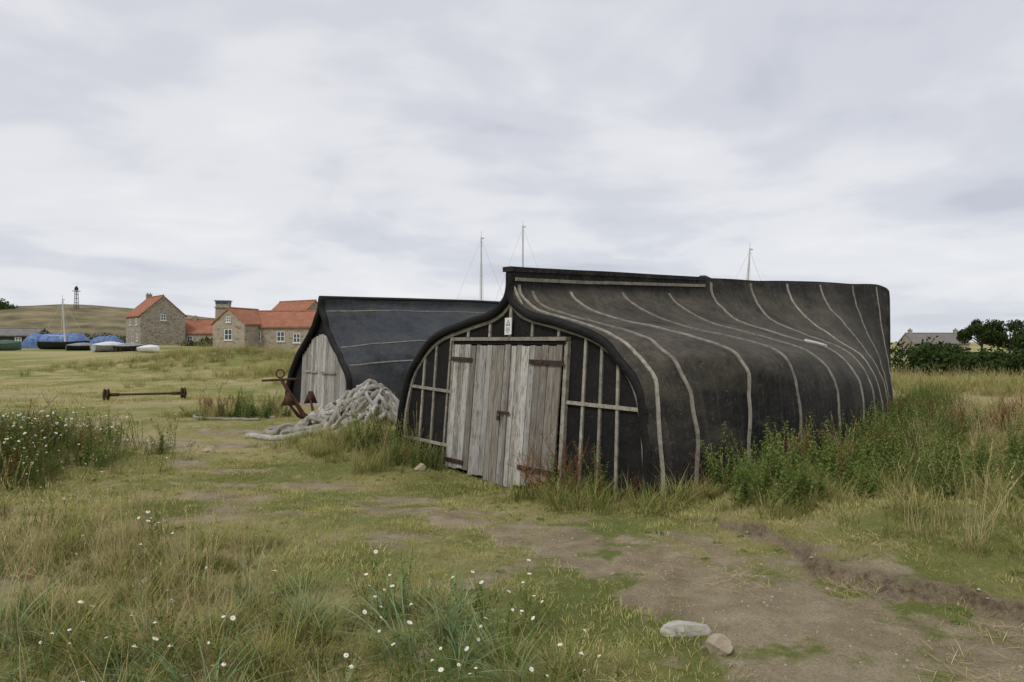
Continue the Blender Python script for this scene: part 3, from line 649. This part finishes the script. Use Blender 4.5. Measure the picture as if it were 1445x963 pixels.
def dock(b):
    for _ in range(random.randint(2,4)):
        a=U(0,6.28);h=U(.4,.9);x,y=.08*math.cos(a),.08*math.sin(a);lx,ly=U(-.35,.35),U(-.35,.35)
        P_=lambda t:Vector((x+lx*h*t*t,y+ly*h*t*t,h*t))
        b.tube([P_(t) for t in (0,.3,.6,1)],[.005,.004,.003,.002],4,0,(R(),.7,0),cap=False)
        for br in range(8):
            t0=U(.35,.9);q=P_(t0);d=Vector((U(-1,1),U(-1,1),1.6)).normalized();l=U(.08,.24)
            b.tube([q,q+d*l],.0015,3,0,(R(),.7,0),cap=False)
            for k in range(22):
                p=q+d*l*U(.1,1)+Vector((U(-.012,.012),U(-.012,.012),0)); leafq(b,p,(U(-1,1),U(-1,1),U(-.5,1)),.012,.010,0,R(),0)
        for k in range(30):
            p=P_(U(.55,1))+Vector((U(-.014,.014),U(-.014,.014),0)); leafq(b,p,(U(-1,1),U(-1,1),U(-.5,1)),.014,.011,0,R(),0)
    for _ in range(5): a=U(0,6.28); leafq(b,(0,0,.02),(math.cos(a),math.sin(a),.9),U(.12,.24),.05,1,R(),.3)
c_dock=coll('dock_plants',[('dock_plant',b,[V_dock,V_herb]) for b in mk(dock,5)])
def broad(b):
    for _ in range(14):
        a=U(0,6.28); leafq(b,(U(-.05,.05),U(-.05,.05),.01),(math.cos(a),math.sin(a),U(.1,.9)),U(.04,.09),U(.015,.03),0,R(),.35)
c_broad=coll('low_weeds',[('low_weed',b,[V_herb]) for b in mk(broad,4)])
def scatter(name,pts,sc,cl,tilt=.12):
    pts=np.asarray(pts,float); n=len(pts)
    me=bpy.data.meshes.new(name); me.vertices.add(n)
    z=height(pts[:,0],pts[:,1])-.008
    me.vertices.foreach_set('co',np.stack([pts[:,0],pts[:,1],z],-1).astype(np.float32).ravel())
    a=me.attributes.new('rot','FLOAT_VECTOR','POINT'); rot=np.stack([rng.normal(0,tilt,n),rng.normal(0,tilt,n),rng.random(n)*6.283],-1); a.data.foreach_set('vector',rot.astype(np.float32).ravel())
    a=me.attributes.new('scl','FLOAT','POINT'); a.data.foreach_set('value',np.asarray(sc,np.float32))
    o=bpy.data.objects.new(name,me); scene.collection.objects.link(o)
    ng=bpy.data.node_groups.new(name+'_nodes','GeometryNodeTree')
    ng.interface.new_socket('Geometry',in_out='INPUT',socket_type='NodeSocketGeometry'); ng.interface.new_socket('Geometry',in_out='OUTPUT',socket_type='NodeSocketGeometry')
    N=ng.nodes; gi=N.new('NodeGroupInput');go=N.new('NodeGroupOutput');ci=N.new('GeometryNodeCollectionInfo');ip=N.new('GeometryNodeInstanceOnPoints')
    ci.inputs['Collection'].default_value=cl; ci.inputs['Separate Children'].default_value=True; ci.inputs['Reset Children'].default_value=True
    ra=N.new('GeometryNodeInputNamedAttribute');ra.data_type='FLOAT_VECTOR';ra.inputs['Name'].default_value='rot'
    sa=N.new('GeometryNodeInputNamedAttribute');sa.data_type='FLOAT';sa.inputs['Name'].default_value='scl'
    er=N.new('FunctionNodeEulerToRotation'); K=ng.links.new
    K(ra.outputs['Attribute'],er.inputs[0]);K(er.outputs[0],ip.inputs['Rotation']);K(sa.outputs['Attribute'],ip.inputs['Scale'])
    K(gi.outputs[0],ip.inputs['Points']);K(ci.outputs[0],ip.inputs['Instance']);ip.inputs['Pick Instance'].default_value=True
    K(ip.outputs[0],go.inputs[0]); md=o.modifiers.new('scatter','NODES'); md.node_group=ng
    return o
def sample(x0,x1,y0,y1,dens,prob,fr=True):
    n=int((x1-x0)*(y1-y0)*dens); x=rng.uniform(x0,x1,n);y=rng.uniform(y0,y1,n)
    if fr:
        k=np.abs(x)<.80*y+1.2; x=x[k];y=y[k]
    k=~in_shed(x,y); x=x[k];y=y[k]
    p=prob(x,y); k=rng.random(len(x))<p; return np.stack([x[k],y[k]],-1)
A=sample(-9,9,2.6,12,80,lambda x,y:(1-.93*dirt(x,y))*(1-.6*front_mask(x,y)))
A2=sample(-18,18,12,20,24,lambda x,y:(1-.95*dirt(x,y)))
P_=np.concatenate([A,A2]); scatter('short_grass',P_,rng.uniform(.5,1.2,len(P_))*(.5+1.0*fbm(P_[:,0],P_[:,1],.9,3))*(1-.4*dirt(P_[:,0],P_[:,1])),c_lawn)
A=sample(-9,6,2.6,11,28,lambda x,y:(.22+.85*front_mask(x,y))*sm(.38,.6,fbm(x,y,1.3,3))); scatter('straw_litter',A,rng.uniform(.6,1.2,len(A)),c_lit)
A=sample(-45,45,20,55,4,lambda x,y:.9*sm(.35,.6,fbm(x,y,.4,3))); scatter('field_grass',A,rng.uniform(.7,1.4,len(A)),c_farl)
def around(x,y,pts):
    m_=np.zeros_like(x)
    for cx,cy,r1,r2 in pts: m_=np.maximum(m_,np.exp(-((x-cx)/r1)**2-((y-cy)/r2)**2))
    return m_
def st_box(x,y,s0,s1,t0,t1):
    s,t=loc(x,y); return sm(s0-.2,s0+.1,s)*(s<s1)*sm(t0-.3,t0+.1,t)*(1-sm(t1-.1,t1+.3,t))
def tp(x,y):
    f=front_mask(x,y)*(.22+.75*sm(.38,.58,fbm(x,y,.9,2)))
    s,t=loc(x,y)
    r=sm(.25,.9,ledge_d(x,y))*(.12+.6*sm(.38,.6,fbm(x,y,.8,2)))*(y<30)+ .8*(t>2.6)*(t<4.3)*(s>-.6)*(s<15)*(ledge_d(x,y)>.2)
    a=around(x,y,[(.9,8.35,.6,.4),(1.3,7.8,.8,.4),(-7.3,10.6,.8,1.6),(-3.0,12.4,1.0,.7),(-7.8,18.5,1.2,.9),(-2.4,12.4,.8,.6),(5.6,7.0,1.3,.7)])
    a=np.maximum(a,np.maximum(st_box(x,y,-1.5,-.1,-3.2,-1.3)*.85,st_box(x,y,-1.0,-.1,1.2,3.0)*.95))
    return np.clip(np.maximum(np.maximum(f,r),a),0,1)
A=sample(-9,12,2.3,20,28,tp)
s_,t_=loc(A[:,0],A[:,1]); big=np.where((s_<0)&(s_>-1.7)&(np.abs(t_)>1.2)&(np.abs(t_)<3.3),1.25,1)
scatter('tall_grass',A,rng.uniform(.4,1.05,len(A))*big,c_tall)
A=sample(-34,34,22,54,2.6,lambda x,y:np.clip(around(x,y,[(-18,46,7,5),(-9,33,3.5,3),(20,30,12,7)])*1.3,0,1)); scatter('tall_grass',A,rng.uniform(1.3,2.4,len(A)),c_tall)
def dp(x,y):
    s,t=loc(x,y)
    f=front_mask(x,y)*.5*sm(.42,.58,fbm(x,y,.7,2))*(x<-.3)+.4*front_mask(x,y)*np.exp(-((x+3.2)/1.7)**2-((y-5.9)/1.3)**2)
    r=(ledge_d(x,y)>.5)*(.16+.8*sm(8,12,y)*sm(5.5,8,x))*(t>3)
    a=np.maximum(around(x,y,[(-2.2,11.9,.8,.8),(-6.9,17.5,1,.8),(4.2,7.4,.6,.5),(6.2,7.0,.8,.8),(-18,44,7,4)])*.8,st_box(x,y,-1.2,-.1,-3.2,-1.5)*.7)
    return np.clip(np.maximum(np.maximum(f,r),a),0,1)
A=sample(-9,16,2.6,24,11,dp); scatter('dry_grass',A,rng.uniform(.5,1.05,len(A)),c_dry)
A=sample(8,36,19,40,1.8,lambda x,y:sm(.35,.55,fbm(x,y,.3,2))); scatter('dry_grass',A,rng.uniform(.8,1.3,len(A)),c_dry)
A=sample(-26,-9,28,50,1.6,lambda x,y:np.clip(around(x,y,[(-18,45,7,4),(-10,33,4,3)])*1.3,0,1)); scatter('dry_grass',A,rng.uniform(.8,1.4,len(A)),c_dry)
A=sample(-3.4,.8,2.5,5.1,15,lambda x,y:front_mask(x,y)*.9*np.exp(-((x+.9)/1.5)**2-((y-3.7)/1.1)**2)*sm(.35,.5,fbm(x,y,1.7,2))); scatter('lyme_grass',A,rng.uniform(.55,1.0,len(A)),c_blue,.25)
def dz(x,y):
    return np.clip(around(x,y,[(.15,4.2,.5,.45),(-.15,3.7,.7,.5),(-1.6,3.5,.5,.3)])*.65*front_mask(x,y)**.3+around(x,y,[(-7.3,9.9,1.1,1.9)])*1.1+.04*front_mask(x,y),0,1)
A=sample(-9.5,1.2,2.8,13,30,dz); scatter('daisy_patch',A,rng.uniform(.65,1.1,len(A))*np.where(A[:,0]<-6,1.35,.9),c_daisy,.2)
def npr(x,y):
    s,t=loc(x,y); w=np.interp(s,[-1,0,1.25,4,6.8,10,14,16],[2.9,3.0,3.15,3.15,2.75,1.8,.6,.4])
    r=sm(0,.1,t-w)*(1-sm(.7,1.5,t-w))*(s>-.55)*(s<16)*(ledge_d(x,y)>.3)*(.4+.7*sm(.38,.52,fbm(x,y,.9,2)))
    a=around(x,y,[(.8,8.4,.45,.35),(-7.4,10.2,1.0,1.8),(5.0,7.6,1.6,.9),(7,8.5,1.6,.9),(-1.9,5.35,.2,.18),(-6.6,17.8,.8,.6)])*.85
    a=np.maximum(a,st_box(x,y,-1.0,-.1,-2.8,-1.3)*.8)+.25*front_mask(x,y)*(y<5.2)*sm(.42,.58,fbm(x,y,1.4,2))
    return np.clip(np.maximum(r,a)+.12*sm(.6,1.2,ledge_d(x,y))*(t>3)*sm(.48,.62,fbm(x,y,1.2,2)),0,1)
A=sample(-9,14,3,22,16,npr); scatter('nettle_patch',A,rng.uniform(.55,1.0,len(A))*np.where(A[:,1]<6,.42,1),c_net,.18)
def dk(x,y):
    s,t=loc(x,y)
    r=(t>3.0)*(t<5.2)*(s>-.3)*(s<14)*.08+around(x,y,[(.8,8.4,.4,.3),(1.1,8.1,.3,.3),(4.4,9.8,.4,.4),(8,13,1.2,.8),(-7.2,18.2,.8,.6),(-3.2,12.9,.3,.3)])*1.0+around(x,y,[(-6.9,9.6,.9,1.4),(-.95,4.9,.25,.15),(.05,4.1,.25,.12)])*.6+st_box(x,y,-.65,-.12,1.0,1.9)*1.5
    return np.clip(r,0,1)
A=sample(-9,12,3,20,11,dk); scatter('dock_patch',A,rng.uniform(.65,1.1,len(A))*np.where(A[:,1]<6,.4,1),c_dock,.25)
A=sample(-9,9,2.8,12,10,lambda x,y:(1-dirt(x,y))*sm(.42,.65,fbm(x,y,1.1,3))*(ledge_d(x,y)<1)); scatter('low_weeds',A,rng.uniform(.3,.8,len(A)),c_broad)
# ---------------------------------------------------------------- distant: hill
hb_=B(); XS=np.linspace(-330,60,130); YS=np.linspace(150,330,40)
px=[-900,0,60,110,165,250,320,380,450,560,700,900]; ph=[46,50,52,49,42,34,27,24,19,8,0,-4]
vs=[]
for y in YS:
    for x in XS:
        pxx=722+x/200*1000; hgt=float(np.interp(pxx,px,ph))*.2*1.12+.2; k=math.sin(math.pi*min(1,max(0,(y-150)/70)) /2) if y<250 else 1-((y-250)/80)**2
        vs.append((x,y,.9+hgt*k+1.6*(float(fbm(x,y,.03,4))-.5)*k))
nX=len(XS); hb_.add(vs,[(j*nX+i,j*nX+i+1,(j+1)*nX+i+1,(j+1)*nX+i) for j in range(len(YS)-1) for i in range(nX-1)])
M_hill=simple('rough_hill_grass',(.07,.075,.035),(.30,.23,.125),.16,.95,.6,.6,10)
hb_.obj('hill',[M_hill],None,True)
# ---------------------------------------------------------------- houses
def house(name,x,y,rz,w,l,eave,ridge,wall,roof,wins=(),chim=(),base=None):
    z=base if base is not None else Z(x,y)
    e=empty(name,(x,y,z),rz); b=B(); hl,hw=l/2,w/2
    b.add([(-hl,-hw,-1),(hl,-hw,-1),(hl,hw,-1),(-hl,hw,-1),(-hl,-hw,eave),(hl,-hw,eave),(hl,hw,eave),(-hl,hw,eave),(-hl,0,ridge),(hl,0,ridge)],
      [(0,1,5,4),(2,3,7,6),(1,2,6,9,5),(3,0,4,8,7)]); b.obj('walls',[wall],e)
    rb=B(); ov=.12; sl=(ridge-eave)/hw
    for s_ in (-1,1):
        yo=s_*(hw+.25); ze=eave-sl*.25
        A_=[(-hl-ov,yo,ze),(hl+ov,yo,ze),(hl+ov,0,ridge),(-hl-ov,0,ridge)]
        T_=[(p[0],p[1],p[2]+.16) for p in A_]
        rb.add(A_+T_,[(0,3,2,1),(4,5,6,7),(0,1,5,4),(1,2,6,5),(3,0,4,7)])
    rb.tube([(-hl-ov,0,ridge+.16),(hl+ov,0,ridge+.16)],.12,6)
    rb.obj('roof',[roof],e)
    wb=B();gb=B()
    for f,p,zc,ww,hh in wins:
        if f in 'fb': s_=-1 if f=='f' else 1; c=(p,s_*(hw+.01),zc); X=(Vector((1,0,0)),Vector((0,s_,0)),Vector((0,0,1)))
        else: s_=1 if f=='r' else -1; c=(s_*(hl+.01),p,zc); X=(Vector((0,1,0)),Vector((s_,0,0)),Vector((0,0,1)))
        c=Vector(c); gb.box(c,(ww,.03,hh),X)
        for q in (-1,0,1): wb.box(c+X[0]*q*ww/2+X[1]*.03,(.08,.05,hh+.08),X)
        for q in (-1,0,1): wb.box(c+X[2]*q*hh/2+X[1]*.033,(ww+.1,.045,.07),X)
        wb.box(c-X[2]*(hh/2+.1)+X[1]*.05,(ww+.3,.12,.1),X)
    if wins: gb.obj('window_glass',[M_glass],e); wb.obj('window_frames',[M_white],e)
    cb=B()
    for cxp,h in chim:
        cb.box((cxp,0,ridge+h/2-.3),(.6,.8,h+.6)); cb.box((cxp,0,ridge+h+.03),(.7,.9,.1))
        for q in (-.2,.2): cb.tube([(cxp,q,ridge+h+.05),(cxp,q,ridge+h+.35)],.1,8)
    if chim: cb.obj('chimneys',[wall],e)
    return e
zc=Z(-54,112)
house('stone_cottage',-57.8,114.8,math.radians(-48),6.6,8.5,4.9,7.9,M_wall,M_pan,[('r',0,4.6,.7,.9),('f',2.2,3.9,.8,.9),('f',-1.6,3.9,.8,.9),('f',0,1.6,1.0,2.0),('f',2.6,1.4,.8,1.)],[(-3.6,.6)],zc-.2)
house('stone_cottage',-49.4,118,math.radians(4),6,12,2.2,4.3,M_wall2,M_pan,[('f',-3,1.2,.8,.9),('f',2,1.2,.8,.9)],[(-3.2,.5)],1.0)
house('stone_cottage',-28.5,88,math.radians(-6),5.5,10,2.7,4.5,M_wall2,M_pan,[('f',-2,1.5,.9,1.1),('f',1,1.5,.9,1.1),('f',3,1.3,.8,1.)],[],.95)
house('stone_cottage',-32.6,86.0,math.radians(74),4.4,5.5,3.0,4.7,M_wall2,M_pan,[('l',0,1.7,1.0,1.2),('l',0,3.5,.5,.6)],[],.95)
house('stone_cottage',-31.5,104,math.radians(-35),6.5,8,3.9,6.6,M_wall,M_pan,[],[],1.0)
house('stone_cottage',88.5,149,math.radians(-4),7,11,2.3,4.3,M_wall2,M_slate,[('f',-3,1.2,1,1.2),('f',0,1.2,1,1.2),('f',3,1.2,1,1.2)],[(-4.6,.8),(4.6,.8)],-.9)
house('stone_outbuilding',42.5,60,math.radians(14),5,6,.2,1.75,M_wall,M_slate,[('f',-1,-.2,.8,.7)],[],-1.75)
tw=empty('lookout_tower',(-81.5,200,8.3),.2); b=B()
b.add([(-1.9,-1.9,-4),(1.9,-1.9,-4),(1.9,1.9,-4),(-1.9,1.9,-4),(-1.75,-1.75,3.9),(1.75,-1.75,3.9),(1.75,1.75,3.9),(-1.75,1.75,3.9)],[(0,1,5,4),(1,2,6,5),(2,3,7,6),(3,0,4,7),(4,5,6,7)]); b.obj('tower_walls',[M_wall2],tw)
b=B(); b.box((0,0,4.35),(3.4,3.4,.8)); b.obj('lookout_windows',[M_glass],tw)
b=B(); b.box((0,0,3.0),(4.3,4.3,.18)); b.box((0,0,4.9),(4.2,4.2,.22))
for i in (-1,0,1):
    for j in (-1,0,1):
        if i or j: b.box((1.72*i,1.72*j,4.35),(.2,.2,.78))
b.obj('balcony_and_roof',[M_grey],tw)
bc=empty('navigation_beacon',(-123,200,10.9)); b=B()
for i in (-1,1):
    for j in (-1,1): b.bar((i*.5,j*.5,-1.8),(i*.28,j*.28,5.0),.12,.12)
for z in (.6,1.8,3,4.2): b.box((0,0,z),(1.0-.08*z,1.0-.08*z,.1))
b.box((0,0,5.1),(1.5,1.5,.15)); b.box((0,0,5.7),(.7,.7,.8)); b.tube([(0,0,6.1),(0,0,6.6)],[.4,.05],8)
b.obj('lattice_mast',[M_black],bc)
# ---------------------------------------------------------------- boats
def boat(name,x,y,rz,l,bm_,dp,hullm,coverm=None,mast=0,lean=0,z=None,keel=0):
    e=empty(name,(x,y,(Z(x,y) if z is None else z)),rz); b=B(); ns=14; vs=[]
    for i in range(ns+1):
        f=i/ns; w=bm_/2*(max(0,1-(max(0,f-.35)/.65)**2.2)**.8)*(.78+.22*min(1,f/.35)); sh=dp*(1+.25*(f-.35)**2*2); kz=dp*.05+dp*.55*max(0,f-.75)**1.2*3*.3
        xx=-l/2+l*f
        for t,k in ((0,0),(.55,.12),(.88,.45),(1,1)):
            vs.append((xx,-w*t,keel+kz+(sh-kz)*k))
        for t,k in ((.88,.45),(.55,.12)): vs.append((xx,w*t,keel+kz+(sh-kz)*k))
        vs.append((xx,w,keel+sh))
    fs=[]; order=[3,2,1,0,5,4,6]
    for i in range(ns):
        for k in range(6): fs.append((i*7+order[k],i*7+order[k+1],(i+1)*7+order[k+1],(i+1)*7+order[k]))
    fs.append(tuple(order)); b.add(vs,fs); b.obj('hull',[hullm],e,True)
    c=B(); vs=[]
    for i in range(ns+1):
        f=i/ns; w=bm_/2*(max(0,1-(max(0,f-.35)/.65)**2.2)**.8)*(.78+.22*min(1,f/.35))*1.03; sh=keel+dp*(1+.5*(f-.35)**2)-.03; xx=-l/2+l*f
        r=dp*.55*math.sin(math.pi*min(1,f*.95+.04)) if coverm else -.08
        for k in range(7):
            a=math.pi*k/6; vs.append((xx,-w*math.cos(a),sh+r*math.sin(a)))
    c.add(vs,[(i*7+k,i*7+k+1,(i+1)*7+k+1,(i+1)*7+k) for i in range(ns) for k in range(6)]); c.obj('cover' if coverm else 'deck',[coverm or M_white],e,True)
    if keel: 
        kb_=B(); kb_.box((0,0,keel*.5+.1),(l*.3,.15,keel)); kb_.obj('keel',[hullm],e)
    if mast:
        m_=B(); tp_=(lean,0,mast); m_.tube([(0,0,dp+keel-.2),tp_],[.10,.065],8); m_.bar((lean*.6,-.5,keel+dp+(mast-dp-keel)*.62),(lean*.6,.5,keel+dp+(mast-dp-keel)*.62),.04,.04)
        m_.tube([(0.1,0,keel+dp+.7),(-l*.35,0,keel+dp+.75)],.05,6)
        for q in ((-l/2,0,keel+dp),(l/2-.1,0,keel+dp),(0,-bm_/2,keel+dp),(0,bm_/2,keel+dp)): m_.tube([q,(tp_[0],0,mast-.2)],.012,4)
        m_.tube([tp_,(lean,0,mast+.5)],.02,4); m_.box((lean+.12,0,mast-.1),(.25,.12,.1)); m_.obj('mast_and_rigging',[M_metal],e)
    return e
boat('sailing_boat',-2.6,60,.3,7,2.4,1.0,M_white,None,10.1,.0,.6,.5)
boat('sailing_boat',.95,62,-.2,7.5,2.5,1.0,M_white,None,11.4,.0,.6,.5)
boat('sailing_boat',19.0,58,.1,7,2.4,1.0,M_white,None,9.2,.5,.3,.4)
boat('sailing_boat',-53.0,84,.1,5.5,2,.9,M_black,None,6.0,-.3)
boat('rowing_dinghy',-43.2,76,1.0,3.4,1.7,.75,M_grey,M_white); boat('rowing_dinghy',-40.4,75,.1,3.0,1.5,.6,M_black,M_grey)
boat('rowing_dinghy',-37.8,74,-.5,3.0,1.4,.55,M_white,M_white); boat('rowing_dinghy',-48.5,80,.7,3.2,1.5,.6,M_black,M_grey)
boat('rowing_dinghy',-56.5,79,.2,3.2,1.6,.8,M_greenp,M_greenp)
def tarp(x,y,rz,l,w,h):
    e=empty('tarpaulin_covered_boat',(x,y,Z(x,y)),rz); b=B(); n=40;k=26; vs=[]
    for i in range(n+1):
        f=i/n; xx=-l/2+l*f; e_=min(1,(min(f,1-f)*l+.15)/1.2)**.4
        for j in range(k+1):
            a=math.pi*j/k; ca,sa=math.cos(a),math.sin(a)
            yy=-w/2*math.copysign(abs(ca)**.55,ca)*(.85+.15*e_); zz=h*e_*abs(sa)**.6*(1-.12*abs(ca))*(1+.05*math.sin(xx*1.3+x))
            d=.26*(float(fbm(xx+y,j*.3,1.6,3))-.5)+.08*math.sin(xx*5+j*.3)*abs(ca)
            vs.append((xx+d*.3,yy+d,zz+d*.6*sa))
    b.add(vs,[(i*(k+1)+j,i*(k+1)+j+1,(i+1)*(k+1)+j+1,(i+1)*(k+1)+j) for i in range(n) for j in range(k)]); b.obj('tarpaulin',[M_blue],e,True)
    r=B()
    for i in range(6):
        xx=-l/2+l*(i+.7)/6.4; r.tube([(xx,-w/2*math.copysign(abs(math.cos(a))**.55,math.cos(a))*1.06,h*abs(math.sin(a))**.6*1.06) for a in np.linspace(0,math.pi,20)],.03,5)
    r.obj('lashings',[M_rope],e)
    hb2=B(); hb2.tube([(-l/2+.2,0,.3),(0,0,.25),(l/2-.2,0,.3)],[.3,.7,.2],8); hb2.obj('boat_hull',[M_black],e,True)
tarp(-56.4,88,.03,7.6,2.6,1.85); tarp(-51.0,89,-.05,3.8,2.4,1.6)
house('dark_shed',-64,92,.1,4,6,1.6,2.4,simple('dark_boards',(.03,.03,.03),(.06,.055,.05),3),M_slate,[('f',1,1,.7,.7)],[],1.0)
# ---------------------------------------------------------------- trees / bushes
def foliage(b,blobs,n,size,m=0):
    for _ in range(n):
        bx,by,bz,r1,r3=random.choice(blobs); d=Vector((random.gauss(0,1),random.gauss(0,1),random.gauss(0,1))).normalized()*(R()**.35)*U(.9,1.12)
        p=Vector((bx+d.x*r1,by+d.y*r1,bz+d.z*r3)); 
        q=Vector((random.gauss(0,1),random.gauss(0,1),random.gauss(0,1))).normalized(); u=q.orthogonal().normalized(); w=q.cross(u); s_=size*U(.5,1.2)
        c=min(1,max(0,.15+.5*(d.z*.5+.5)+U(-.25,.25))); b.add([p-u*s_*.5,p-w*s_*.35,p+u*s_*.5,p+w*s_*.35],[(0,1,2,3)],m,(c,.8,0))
def tree(x,y,h,cr,n=4600,size=.42):
    b=B(); z=Z(x,y)-.3; th=h*.4
    b.tube([(x,y,z),(x+.1,y,z+th*.6),(x+.15,y,z+th),(x,y,z+h*.7)],[h*.035,h*.028,h*.022,.04],8,1)
    bl=[]
    for k in range(16):
        a=k*2.4+U(-.3,.3); rr=cr*U(.3,.95); zz=z+h*U(.34,.93); k2=1-.5*max(0,(zz-z)/h-.6)/.4
        p=(x+rr*math.cos(a)*k2,y+rr*math.sin(a)*k2,zz); bl.append((*p,cr*U(.22,.42),cr*U(.18,.34)))
        b.tube([(x+.1,y,z+th*U(.6,1.2)),((x+p[0])/2,(y+p[1])/2,(z+th+p[2])/2+.1),p],[h*.014,h*.009,.02],5,1)
    foliage(b,bl,n,size); b.obj('broadleaf_tree',[V_leaf,V_bark])
for x,y,h,c in ((79.5,120,6.8,3.4),(85,121,6.6,3.8),(90,117,6.0,3.2),(95,124,7.4,3.8),(82,113,5.0,2.8)): tree(x,y,h,c)
def bushes(name,L_,n,size,mat=None):
    b=B(); foliage(b,[(x,y,Z(x,y)+r3*.5,r1,r3) for x,y,r1,r3 in L_],n,size)
    for x,y,r1,r3 in L_: b.tube([(x,y,Z(x,y)-.1),(x+.1*r1,y,Z(x,y)+r3*.8)],[.08,.03],5,1)
    b.obj(name,[mat or V_leaf,V_bark])
L1=[]
for i in range(34):
    x=U(23.2,31.5); L1.append((x,U(41,46),U(.6,1.4),U(.7,2.0)))
for i in range(7): L1.append((U(31.0,35),U(45,49),U(.6,1.0),U(.4,.9)))
bushes('bush_row',L1,38000,.26)
bushes('bush_row',[(U(62,84),U(100,112),U(2,3),U(.6,1.8)) for _ in range(14)]+[(U(84,120),U(104,112),U(2,3),U(.8,2.2)) for _ in range(12)],16000,.5)
bushes('hedge',[(x,150+U(-4,4),U(2,4),U(1,1.8)) for x in np.linspace(-115,-60,22)]+[(x,128+U(-3,3),U(1.5,2.5),U(1.5,3)) for x in np.linspace(-52,-36,9)],12000,.5)
b=B(); foliage(b,[(-143+U(-7,6),195+U(-3,3),10.2+U(-2,1.9),U(1.8,3.4),U(1.3,2.6)) for _ in range(20)],9000,.6); b.tube([(-140,195,6),(-140,195,12)],[.3,.1],6,1); b.obj('hilltop_bush',[V_leaf,V_bark])
bushes('bush_row',[(x,98+U(-4,4),U(1,2),U(.5,1.0)) for x in np.linspace(-46,-24,12)],5000,.3)
tb=B(); n=40; vs=[]
for i in range(n+1):
    x=9.5+i*1.0; y=17.2+.5*math.sin(i*.2)+i*.02
    for w in (-.55,.55): vs.append((x,y+w,Z(x,y+w)+.03))
tb.add(vs,[(2*i,2*i+2,2*i+3,2*i+1) for i in range(n)]); tb.obj('footpath',[simple('pale_path',(.35,.33,.29),(.48,.46,.42),6)])
# ---------------------------------------------------------------- world
w=bpy.data.worlds.new('World'); scene.world=w; w.use_nodes=True; nt=w.node_tree; nt.nodes.clear()
sky=nd(nt,'ShaderNodeTexSky',sky_type='NISHITA'); sky.sun_disc=False; sky.sun_elevation=math.radians(48); sky.sun_rotation=math.radians(215)
bg1=nd(nt,'ShaderNodeBackground'); bg1.inputs[1].default_value=.10; L(nt,sky.outputs[0],bg1.inputs[0])
tc=nd(nt,'ShaderNodeTexCoord'); sp=nd(nt,'ShaderNodeSeparateXYZ'); L(nt,tc.outputs['Generated'],sp.inputs[0])
zc_=mth(nt,'ADD',mth(nt,'MAXIMUM',sp.outputs[2],0),.17)
cb_=nd(nt,'ShaderNodeCombineXYZ'); L(nt,mth(nt,'DIVIDE',sp.outputs[0],zc_),cb_.inputs[0]); L(nt,mth(nt,'DIVIDE',sp.outputs[1],zc_),cb_.inputs[1]); cb_.inputs[2].default_value=3.7
n1=noise(nt,.72,5,cb_.outputs[0],.5,.45); n2=noise(nt,2.0,4,cb_.outputs[0],.5,.4)
f=mth(nt,'ADD',mth(nt,'MULTIPLY',n1,.7),mth(nt,'MULTIPLY',n2,.3))
cc=ramp(nt,f,[(.36,(.56,.58,.66)),(.46,(.68,.695,.755)),(.55,(.81,.815,.85)),(.67,(.91,.91,.925))],'EASE')
hz=ramp(nt,sp.outputs[2],[(0,(.5,)*3),(.07,(.12,)*3),(.2,(0,)*3)]); cc=mixc(nt,hz,cc,(.77,.82,.90))
bg2=nd(nt,'ShaderNodeBackground'); L(nt,cc,bg2.inputs[0]); bg2.inputs[1].default_value=1.0
mx=nd(nt,'ShaderNodeMixShader'); mx.inputs[0].default_value=.93; L(nt,bg1.outputs[0],mx.inputs[1]); L(nt,bg2.outputs[0],mx.inputs[2])
o=nd(nt,'ShaderNodeOutputWorld'); L(nt,mx.outputs[0],o.inputs[0])
sun=bpy.data.lights.new('sun','SUN'); sun.energy=1.5; sun.angle=math.radians(12); sun.color=(1,.96,.9)
so=bpy.data.objects.new('sun',sun); el=math.radians(48); az=math.radians(215)
dv=Vector((math.sin(az)*math.cos(el),math.cos(az)*math.cos(el),math.sin(el))); so.rotation_euler=dv.to_track_quat('Z','Y').to_euler(); so.location=(0,0,30); scene.collection.objects.link(so)
cam=bpy.data.cameras.new('camera'); cam.lens=24.9; cam.sensor_width=36; cam.clip_start=.05; cam.clip_end=4000
cob=bpy.data.objects.new('camera',cam); cob.location=(0,0,1.9); cob.rotation_euler=(math.radians(90),0,0); scene.collection.objects.link(cob); scene.camera=cob
scene.view_settings.view_transform='Standard'; scene.view_settings.look='None'; scene.view_settings.exposure=0
